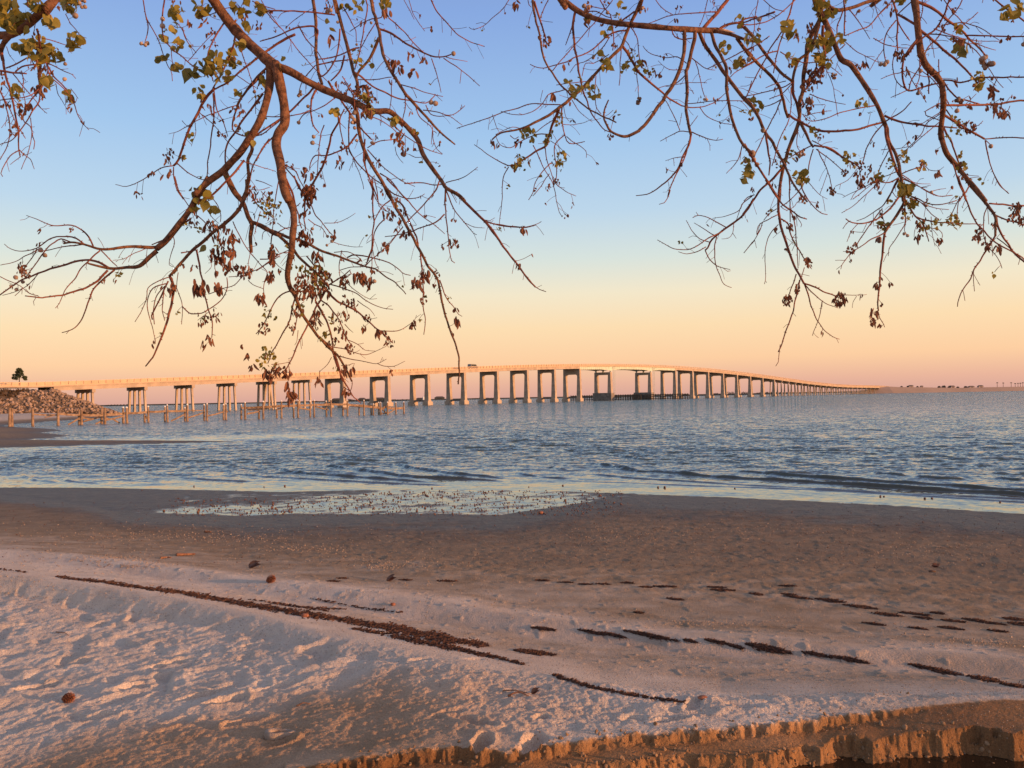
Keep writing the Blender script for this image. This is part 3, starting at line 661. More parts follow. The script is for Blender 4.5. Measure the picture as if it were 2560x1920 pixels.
# riprap
rocks = []
rr = np.random.default_rng(5)
def rock_mesh(k):
    import bmesh
    bm = bmesh.new(); bmesh.ops.create_icosphere(bm, subdivisions=2, radius=1)
    for v in bm.verts:
        p = np.array(v.co); q = p * (1 + .0); cell = 0
        for j in range(7):
            nrm = rock_n[k][j]; dd_ = p.dot(nrm); lim = rock_l[k][j]
            if dd_ > lim: p = p - nrm * (dd_ - lim)
        v.co = p * np.array([1, .8, .62])
    me = bpy.data.meshes.new('rock'); bm.to_mesh(me); bm.free(); me.materials.append(M_ROCK); return me
rock_n = [[(lambda a: a / np.linalg.norm(a))(rr.normal(size=3)) for _ in range(7)] for _ in range(6)]
rock_l = [[rr.uniform(.45, .8) for _ in range(7)] for _ in range(6)]
RM = [rock_mesh(k) for k in range(6)]
stv, stf, stn = [], [], 0
cand = []
for _ in range(5200):
    t = rr.uniform(-95, 24); s = rr.uniform(4, 33)
    if t < -3 and s < 8: continue
    d = math.hypot(max(0, t + 3), max(0, abs(s) - 7.5)); z = EH(t, s)
    if z < -.4 or d < .6: continue
    # brush keeps the upper slope away from the bridge free of stone
    if t < -8 and z > max(2.6, 3.9 + (t + 19) * .32) + .4 * math.sin(t * 1.3): continue
    cand.append((rr.uniform(.34, .80) ** 1.3, t, s, z))
for _ in range(500):
    t = rr.uniform(-3, 23); s = rr.uniform(-7, 8); z = EH(t, s)
    if z > -.3: cand.append((rr.uniform(.4, .95), t, s, z))
cand.sort(key=lambda c: -c[0])
for i, (sz_, t, s, z) in enumerate(cand):
    p = AB + bdir * t + bnrm * s; p[2] = z + sz_ * .25
    if i < 300:
        o = bpy.data.objects.new('boulder', RM[i % 6]); o.location = p; o.scale = (sz_, sz_, sz_); o.rotation_euler = rr.uniform(0, 6.28, 3); link(o)
        tag(o, 'broken grey boulder in the rock slope below the left end of the bridge', 'boulder', 'boulders of the rock slope')
    else:
        me = RM[i % 6]; vs = np.array([v.co for v in me.vertices]); a = rr.normal(size=(3, 3)); q_, _ = np.linalg.qr(a)
        stv.append(vs @ q_ * sz_ + p); fs = np.array([list(f.vertices) for f in me.polygons]); stf.append(fs + stn); stn += len(vs)
tag(mesh_np('rock_fill', np.concatenate(stv), np.concatenate(stf), M_ROCK), kind='stuff', label='smaller broken stones filling the rock slope', cat='rocks')
# brush on the slope
def blades(name, pts, h, wd, m_, seed, n_per=5, **tg):
    r_ = np.random.default_rng(seed); P = np.repeat(np.asarray(pts), n_per, 0); n = len(P)
    P = P + r_.normal(0, .25, (n, 3)) * [1, 1, .1]; a = r_.uniform(0, 6.28, n); hh = h * r_.uniform(.5, 1.3, n); lean = r_.normal(0, .35, (n, 2)) * hh[:, None]
    dx = np.stack([np.cos(a), np.sin(a), 0 * a], -1) * wd * r_.uniform(.6, 1.4, n)[:, None]
    tp = P + np.concatenate([lean, hh[:, None]], 1)
    co = np.stack([P - dx, P + dx, tp], 1).reshape(-1, 3); o = mesh_np(name, co, np.arange(n * 3).reshape(-1, 3), m_); return tag(o, **tg)
pts = []
for _ in range(5200):
    t = rr.uniform(-165, 2); s = rr.uniform(7, 27); z = EH(t, s)
    lo = max(2.6, 3.9 + (t + 19) * .32) if t < -8 else 99
    if z > lo - .3 and z > 0: p = AB + bdir * t + bnrm * s; pts.append([p[0], p[1], z - .05])
    elif z < .6 and z > -.2 and rr.random() < .8: p = AB + bdir * t + bnrm * s; pts.append([p[0], p[1], max(z, .1)])
blades('brush', pts, .75, .12, M_SCRUB, 9, 7, kind='stuff', label='brown brush and dry grass covering the embankment', cat='brush')
# pine on top of the embankment
def leafy(name, centres, m_, parent, size, seed, n):
    r_ = np.random.default_rng(seed); co = []
    for (c, rad) in centres:
        k = int(n * rad ** 2 / np.mean([q[1] ** 2 for q in centres])); d = r_.normal(size=(k, 3)); d /= np.linalg.norm(d, axis=1)[:, None]
        P = np.array(c) + d * rad * (r_.uniform(.35, 1, k) ** .5)[:, None] * [1, 1, .72]
        A = r_.normal(size=(k, 3)) * size; B = r_.normal(size=(k, 3)) * size
        co.append(np.stack([P, P + A, P + B], 1).reshape(-1, 3))
    co = np.concatenate(co); return mesh_np(name, co, np.arange(len(co)).reshape(-1, 3), m_, parent)
pb = PY(48, 960, 232); pb[2] = 0; pbz = PY(48, 958, 232)[2] - .6
pine = empty('pine_tree', (pb[0], pb[1], pbz), 'small lone pine tree standing on the embankment left of the bridge', 'pine tree')
mb = MB(); mb.tube([(pb[0], pb[1], pbz), (pb[0] + .1, pb[1], pbz + 2.5), (pb[0] - .05, pb[1], pbz + 4.6)], [.13, .09, .03], 6)
for a, z0, l in ((.3, 1.9, 1.3), (3.2, 1.6, 1.5), (2.2, 2.6, 1.0), (5.5, 2.4, 1.2), (0, 3.2, .9), (3.6, 3.3, .8)):
    mb.tube([(pb[0], pb[1], pbz + z0), (pb[0] + math.cos(a) * l, pb[1] + math.sin(a) * l, pbz + z0 + .5)], [.05, .02], 5)
mb.build('trunk', M_TRUNK, pine)
cs = [((pb[0] + dx, pb[1] + dy, pbz + z_), r_) for dx, dy, z_, r_ in [(-1.4, 0, 2.1, .62), (-.8, .4, 2.9, .6), (1.5, 0, 2.2, .6), (1.0, -.5, 3.0, .55), (0, 0, 4.3, .7), (-.6, .2, 3.7, .55), (.6, 0, 3.8, .55), (.2, -.5, 2.4, .5), (-1.7, .3, 2.9, .35), (1.6, .2, 1.7, .45), (-.5, -.4, 1.8, .4)]]
leafy('crown', cs, M_PINE, pine, .12, 21, 420)
# ------------------------------------------------------------------ ruined dock
DA, DB = PG(24, 1067.6, 0), PG(1009, 1035.2, 0)
dd_ = (DB - DA) / np.linalg.norm(DB - DA); dn = np.array([-dd_[1], dd_[0], 0])   # away from the camera
def on_dock(px, py, back=0.0):
    A_ = DA + dn * back; v = ray(px, py)
    M2 = np.array([[v[0], -dd_[0]], [v[1], -dd_[1]]]); t = np.linalg.solve(M2, (A_ - CAM)[:2])[0]; return CAM + v * t
dock = empty('ruined_dock', (DA + DB) / 2, 'ruined wooden dock with bare piles and sagging beams crossing the shallow water', 'dock')
POSTS = [(24,1020.5,0),(29.8,1021,1),(81.3,1020,0),(145,1020,0),(197.7,1024,1),(203.7,1022.5,0),(253.9,1022,1),(261.9,1019,0),(307.7,1020,1),(316.4,1020,0)]
for x, y, b in [(1140,570,1),(1170,530,0),(1302,530,1),(1320,518,0),(1460,540,1),(1478,515,0),(1612,515,1),(1635,508,0),(1765,515,1),(1783,508,0),(1905,515,1),(1935,497,0),(2045,540,1),(2080,490,0),(2185,545,1)]:
    POSTS.append((x * .31646, 850 + y * .31646, b))
for x, y, b in [(38,497,0),(150,560,1),(182,490,0),(290,545,1),(327,485,0),(423,540,1),(457,480,0),(552,485,1),(585,480,0),(680,487,1),(718,475,0),(812,530,1),(848,478,0),(940,530,1),(978,480,0),(1035,510,1),(1052,510,0),(1095,497,1),(1110,497,0),(1165,495,0),(1230,497,0),(1293,493,0)]:
    POSTS.append((600 + x * .31646, 850 + y * .31646, b))
M_WPILE = M_WOOD
near = []
for i, (x, yt, b) in enumerate(POSTS):
    tp = on_dock(x, yt, 1.7 if b else 0.0); h = max(tp[2], .5); r0 = .125 if i > 9 else .15
    lean = RNG.normal(0, .03, 2)
    mb = MB(); mb.tube([(tp[0] - lean[0], tp[1] - lean[1], -.8), (tp[0] - lean[0] * .5, tp[1], .35), (tp[0], tp[1], h)], [r0 * 1.25, r0 * 1.15, r0 * .92], 9)
    pl = mesh_np('pile', np.concatenate(mb.v), mb.f, M_WPILE, dock)
    if i > 7 and yt < 1016 + 20:
        mb = MB(); mb.tube([(tp[0], tp[1], h), (tp[0], tp[1], h + .10), (tp[0], tp[1], h + .2)], [r0 * 1.02, r0 * .95, r0 * .3], 9)
        cb = np.concatenate(mb.v) - np.array(dock.location); me = bpy.data.meshes.new('pile_cap'); me.from_pydata([tuple(map(float, q)) for q in cb], [], mb.f); me.materials.append(M_WHITE)
        if h > 1.7: o = bpy.data.objects.new('pile_cap', me); link(o); o.parent = pl
def beam(x0, y0, x1, y1, th=.2, w_=.09, back=.0, nm='beam'):
    a = on_dock(x0, y0, back); b = on_dock(x1, y1, back); mb = MB(); mid_ = (a + b) / 2 + [0, 0, -.04]
    mb.bar(a, mid_, w_, th); mb.bar(mid_, b, w_, th); mb.build(nm, M_WOOD, dock)
def z6(x, y): return (x * .1492, 960 + y * .1492)
def k1(x, y): return (x * .31646, 850 + y * .31646)
def k2(x, y): return (600 + x * .31646, 850 + y * .31646)
for a, b, th, bk in [(z6(560,508),z6(950,520),.18,1.7),(z6(750,560),z6(960,510),.12,.3),(z6(985,500),z6(1330,522),.22,.1),(z6(1150,520),z6(1370,522),.12,1.5),(z6(1370,520),z6(1750,520),.28,.1),(z6(1760,515),z6(2080,498),.28,.1),
                (k1(965,580),k1(1165,570),.26,.1),(k1(1180,567),k1(1305,562),.24,.1),(k1(1320,562),k1(1470,558),.24,.1),(k1(1480,553),k1(1600,556),.12,.1),(k1(1940,536),k1(2080,530),.28,.1),(k1(2085,530),k1(2212,524),.28,.1),
                (k2(15,537),k2(180,530),.28,.1),(k2(180,530),k2(325,520),.3,.1),(k2(60,552),k2(170,545),.2,1.7),(k2(170,545),k2(230,536),.2,1.7),(k2(325,522),k2(455,517),.3,.1),(k2(300,545),k2(350,530),.2,1.7),(k2(455,517),k2(590,513),.3,.1),
                (k2(590,512),k2(718,508),.3,.1),(k2(718,508),k2(848,508),.28,.1),(k2(848,512),k2(978,518),.3,.1),(k2(978,520),k2(1100,535),.32,.1),(k2(870,520),k2(1050,530),.2,1.6),(k2(1100,548),k2(1165,522),.3,.4),(k2(1165,540),k2(1293,538),.3,.1),(k2(1120,580),k2(1165,575),.2,.8)]:
    beam(*a, *b, th * 1.1, .16, bk)
for a, b, bk in [(z6(1140,682),z6(1335,565),.1),(z6(1380,565),z6(1560,592),.1),(z6(1390,628),z6(1700,545),1.6),(z6(1600,665),z6(1680,630),.1),(z6(1780,570),z6(1850,590),.3),(z6(1780,605),z6(2090,532),.1),(z6(1890,585),z6(2010,655),1.2),
              (k1(1150,600),k1(1175,640),.5),(k1(1350,640),k1(1455,588),.1),(k1(1480,615),k1(1620,570),.6),(k1(1640,600),k1(1765,568),.3),(k1(1780,545),k1(1800,570),.6),(k1(1950,585),k1(2055,562),.6),
              (k2(60,580),k2(145,565),.5),(k2(460,530),k2(550,552),.6),(k2(595,525),k2(700,552),.8),(k2(815,545),k2(850,540),.8),(k2(1170,580),k2(1225,545),.1),(k2(1110,530),k2(1160,580),.6)]:
    beam(*a, *b, .19, .1, bk, 'brace')
# ------------------------------------------------------------------ far shore
def shore_strip(name, pts, Yd, m_, th=60):
    top = [PY(x, y, Yd) for x, y in pts]; mb = MB(); n = len(top); co = []
    for p in top:
        h = max(p[2], .3); fx = p[0] / Yd
        co += [(p[0], Yd - h * 1.5 - 2, -1), (p[0], Yd, h), (p[0] + fx * th, Yd + th, h * .9), (p[0] + fx * th * 1.4, Yd + th * 1.4, -1)]
    fa = []
    for i in range(n - 1):
        for k in range(3): a = i * 4 + k; fa.append([a, a + 4, a + 5, a + 1])
    mb.add(co, fa); return tag(mb.build(name, m_), kind='structure')
def hz(x): return 995 + (1280 - x) * .01833
shore_strip('distant_shore', [(x, hz(x) - .9 - .5 * abs(math.sin(x * .02))) for x in range(-400, 2300, 40)], 2600, M_FARTREE, 200)
LN = [(2130,hz(2130)+.5),(2200,968.5),(2222,966.2),(2245,967.5),(2300,968),(2345,969),(2400,969.5),(2470,968),(2560,966.5),(2700,962),(3200,950)]
shore_strip('sandy_point', LN, 900, M_FARSAND, 260)
for (cx, w_, hgt, lab) in [(2362, 14, 6, 'widest dark round tree clump on the sandy point at right'), (2372, 9, 5, ''), (2386, 8, 3.5, '')][:1] + [(2376,12,5,'second dark tree clump from the left on the sandy point')] + \
        [(2350,10,4.5,'leftmost dark tree clump on the sandy point'),(2396,7,3,'short tree clump right of the small white house on the point'),(2416,12,4,'dark tree clump in the middle of the sandy point'),(2435,5,2.6,'tiny shrub right of the middle clump on the point'),(2448,4,2.2,'smallest shrub on the sandy point'),
         (2271,4,3,'small dark shrub near the end of the bridge'),(2255,3,2,'lowest shrub beside the right end of the bridge'),(2295,3,2.5,'single shrub on bare sand past the bridge')]:
    g = PY(cx, float(np.interp(cx, [q[0] for q in LN], [q[1] for q in LN])) + .6, 905); sc = 905 / F; gz = g[2]
    o = empty('tree', (g[0], g[1], gz), lab, 'tree')
    cs = [((g[0] + w_ * sc * .5 * math.cos(k * 2.1) * (k % 3) / 2, g[1] + k * .5, gz + hgt * sc * .32 * (1 + (k % 2))), hgt * sc * .55) for k in range(5)]
    leafy('crown', cs, M_FARTREE, o, .35, int(cx), 90)
    mb = MB(); mb.tube([(g[0], g[1], gz - .5), (g[0], g[1], gz + 1.2)], .2, 5); mb.build('trunk', M_TRUNK, o)
M_PALM = mat('palm_frond', (.07, .05, .035), .9)
for k, (x, yt, yb) in enumerate([(2493,957,965),(2508,957.5,966),(2528,957,966),(2538,959,966),(2545,958.5,966),(2551,958,966),(2557,957,966)]):
    b = PY(x, yb, 930); t_ = PY(x, yt, 930)
    o = empty('palm_tree', (b[0], b[1], b[2] - 1.2), ['leftmost of the far palms, standing apart on the sandy point', 'second far palm from the left on the sandy point', 'third far palm from the left, tall and single', 'far palm at the left edge of the palm row', 'second palm of the far palm row', 'third palm of the far palm row', 'far palm at the right edge of the photo'][k], 'palm tree', 'far palms on the sandy point')
    mb = MB(); mb.tube([(b[0], b[1], b[2] - 1.2), (t_[0], b[1], t_[2] - .3)], [.25, .16], 6); mb.build('trunk', M_TRUNK, o)
    mb = MB()
    for j in range(13):
        a = j * 2.4; l = 1.5
        p0 = np.array([t_[0], b[1], t_[2] - .3]); d = np.array([math.cos(a), math.sin(a), 0]); q = np.array([-d[1], d[0], 0]) * .28
        e = .7 * math.sin(j * 1.7)
        mb.add([p0, p0 + d * .7 + [0, 0, .5 + e * .5] + q, p0 + d * l + [0, 0, -.2 + e * .6], p0 + d * .7 + [0, 0, .5 + e * .5] - q], [[0, 1, 2, 3]])
    mb.build('frond', M_PALM, o)
def far_house(px, w_, h_, Yd, lab, roofm, wallm):
    g = PY(px, hz(px) - 2, Yd); z0 = 2.2
    if Yd < 1500: g = PY(px, float(np.interp(px, [q[0] for q in LN], [q[1] for q in LN])) + .5, 904); z0 = g[2] - .3
    x0, y0 = g[0], g[1]
    o = empty('house', (x0, y0, z0), lab, 'house'); mb = MB(); mb.box((x0, y0, z0 + h_ / 2 - 1), w_, w_ * .7, h_ + 2); mb.build('wall', wallm, o)
    mb = MB(); a = w_ / 2 + .4; b = w_ * .35 + .4; z = z0 + h_
    mb.add([(x0 - a, y0 - b, z), (x0 + a, y0 - b, z), (x0 + a, y0 + b, z), (x0 - a, y0 + b, z), (x0 - a * .6, y0, z + h_ * .6), (x0 + a * .6, y0, z + h_ * .6)], [[0, 1, 5, 4], [2, 3, 4, 5], [1, 2, 5], [3, 0, 4], [3, 2, 1, 0]]); mb.build('roof', roofm, o)
    mb = MB(); mb.box((x0, y0 - w_ * .35 - .02, z0 + h_ * .5), w_ * .5, .08, h_ * .3); mb.build('window', M_GLASS, o)
M_WALLW = mat('far_wall', (.55, .42, .35), .9); M_ROOFD = mat('far_roof', (.13, .10, .09), .9)
far_house(2381, 4.2, 1.8, 930, 'small white house between dark trees on the sandy point', M_ROOFD, M_WALLW)
far_house(2277, 4.6, 1.7, 940, 'low house beside shrubs near the right end of the bridge', M_ROOFD, M_WALLW)
far_house(2304, 2.6, 1.4, 940, 'tiny hut alone on the bare sand of the point', M_ROOFD, M_WALLW)
far_house(2428, 5.5, 1.5, 950, 'long low house in the middle of the sandy point', M_ROOFD, M_WALLW)
far_house(2451, 5.0, 1.8, 950, 'low house right of the middle of the sandy point', M_ROOFD, M_WALLW)
for k, (x, y) in enumerate([(828,998),(842,999),(866,998.5),(905,996),(925,998),(948,996.5),(1050,994),(1099,994.5)]):
    far_house(x, 22 + 8 * (k % 3), 4 + 2 * (k % 2), 2620, ['far waterfront house, leftmost between the first portal piers', 'second far house from the left behind the bridge', 'third far house from the left behind the bridge', 'widest far house seen behind the bridge piers', 'fifth far house from the left behind the bridge', 'sixth far house from the left behind the bridge', 'dark far house left of the white tower behind the bridge', 'last far house to the right behind the bridge'][k], M_ROOFD, M_FARTREE)
g = PY(1058.5, 994, 2500); tw = empty('tower', (g[0], g[1], 2), 'slim white tower on the far shore, seen through a bridge portal', 'tower')
mb = MB(); mb.tube([(g[0], g[1], 0), (g[0], g[1], 10)], [3.4, 2.4], 10); mb.build('shaft', M_WHITE, tw); mb = MB(); mb.tube([(g[0], g[1], 10), (g[0], g[1], 13)], [2.8, .3], 10); mb.build('roof', M_WHITE, tw)
for k, (x0, x1, hp) in enumerate([(262,330,3.2),(700,800,3),(820,1000,5),(1000,1020,3),(1180,1240,3),(1780,1800,5),(1802,1840,9),(1848,1876,8),(1890,1960,6),(1960,2040,4)]):
    cx = (x0 + x1) / 2; g0 = PY(x0, hz(x0), 2450); g1 = PY(x1, hz(x1), 2450); o = empty('grove', ((g0[0] + g1[0]) / 2, 2450, 2), ['dark grove on the far shore left of the dock piles', 'thin grove on the far shore right of the raking pile bent', 'dark grove around the far houses behind the bridge', 'small grove left of the white tower', 'low grove between the middle portals', 'small grove right of the timber fenders', 'tallest rounded grove behind the right half of the bridge', 'second rounded grove behind the right half of the bridge', 'long grove behind the first far pile bents', 'last low grove behind the far pile bents'][k], 'grove')
    n = max(3, int((x1 - x0) / 4)); hh = hp * 2450 / F
    cs = [((g0[0] + (g1[0] - g0[0]) * (j + .5) / n, 2450 + 6 * math.sin(j * 3), 1.5 + hh * .42 * (.7 + .5 * math.sin(j * 1.9 + k) ** 2) * math.sin(math.pi * (j + .7) / (n + .4)) ** .4), hh * .45) for j in range(n)]
    leafy('crown', cs, M_FARTREE, o, .9, 60 + k, 60)
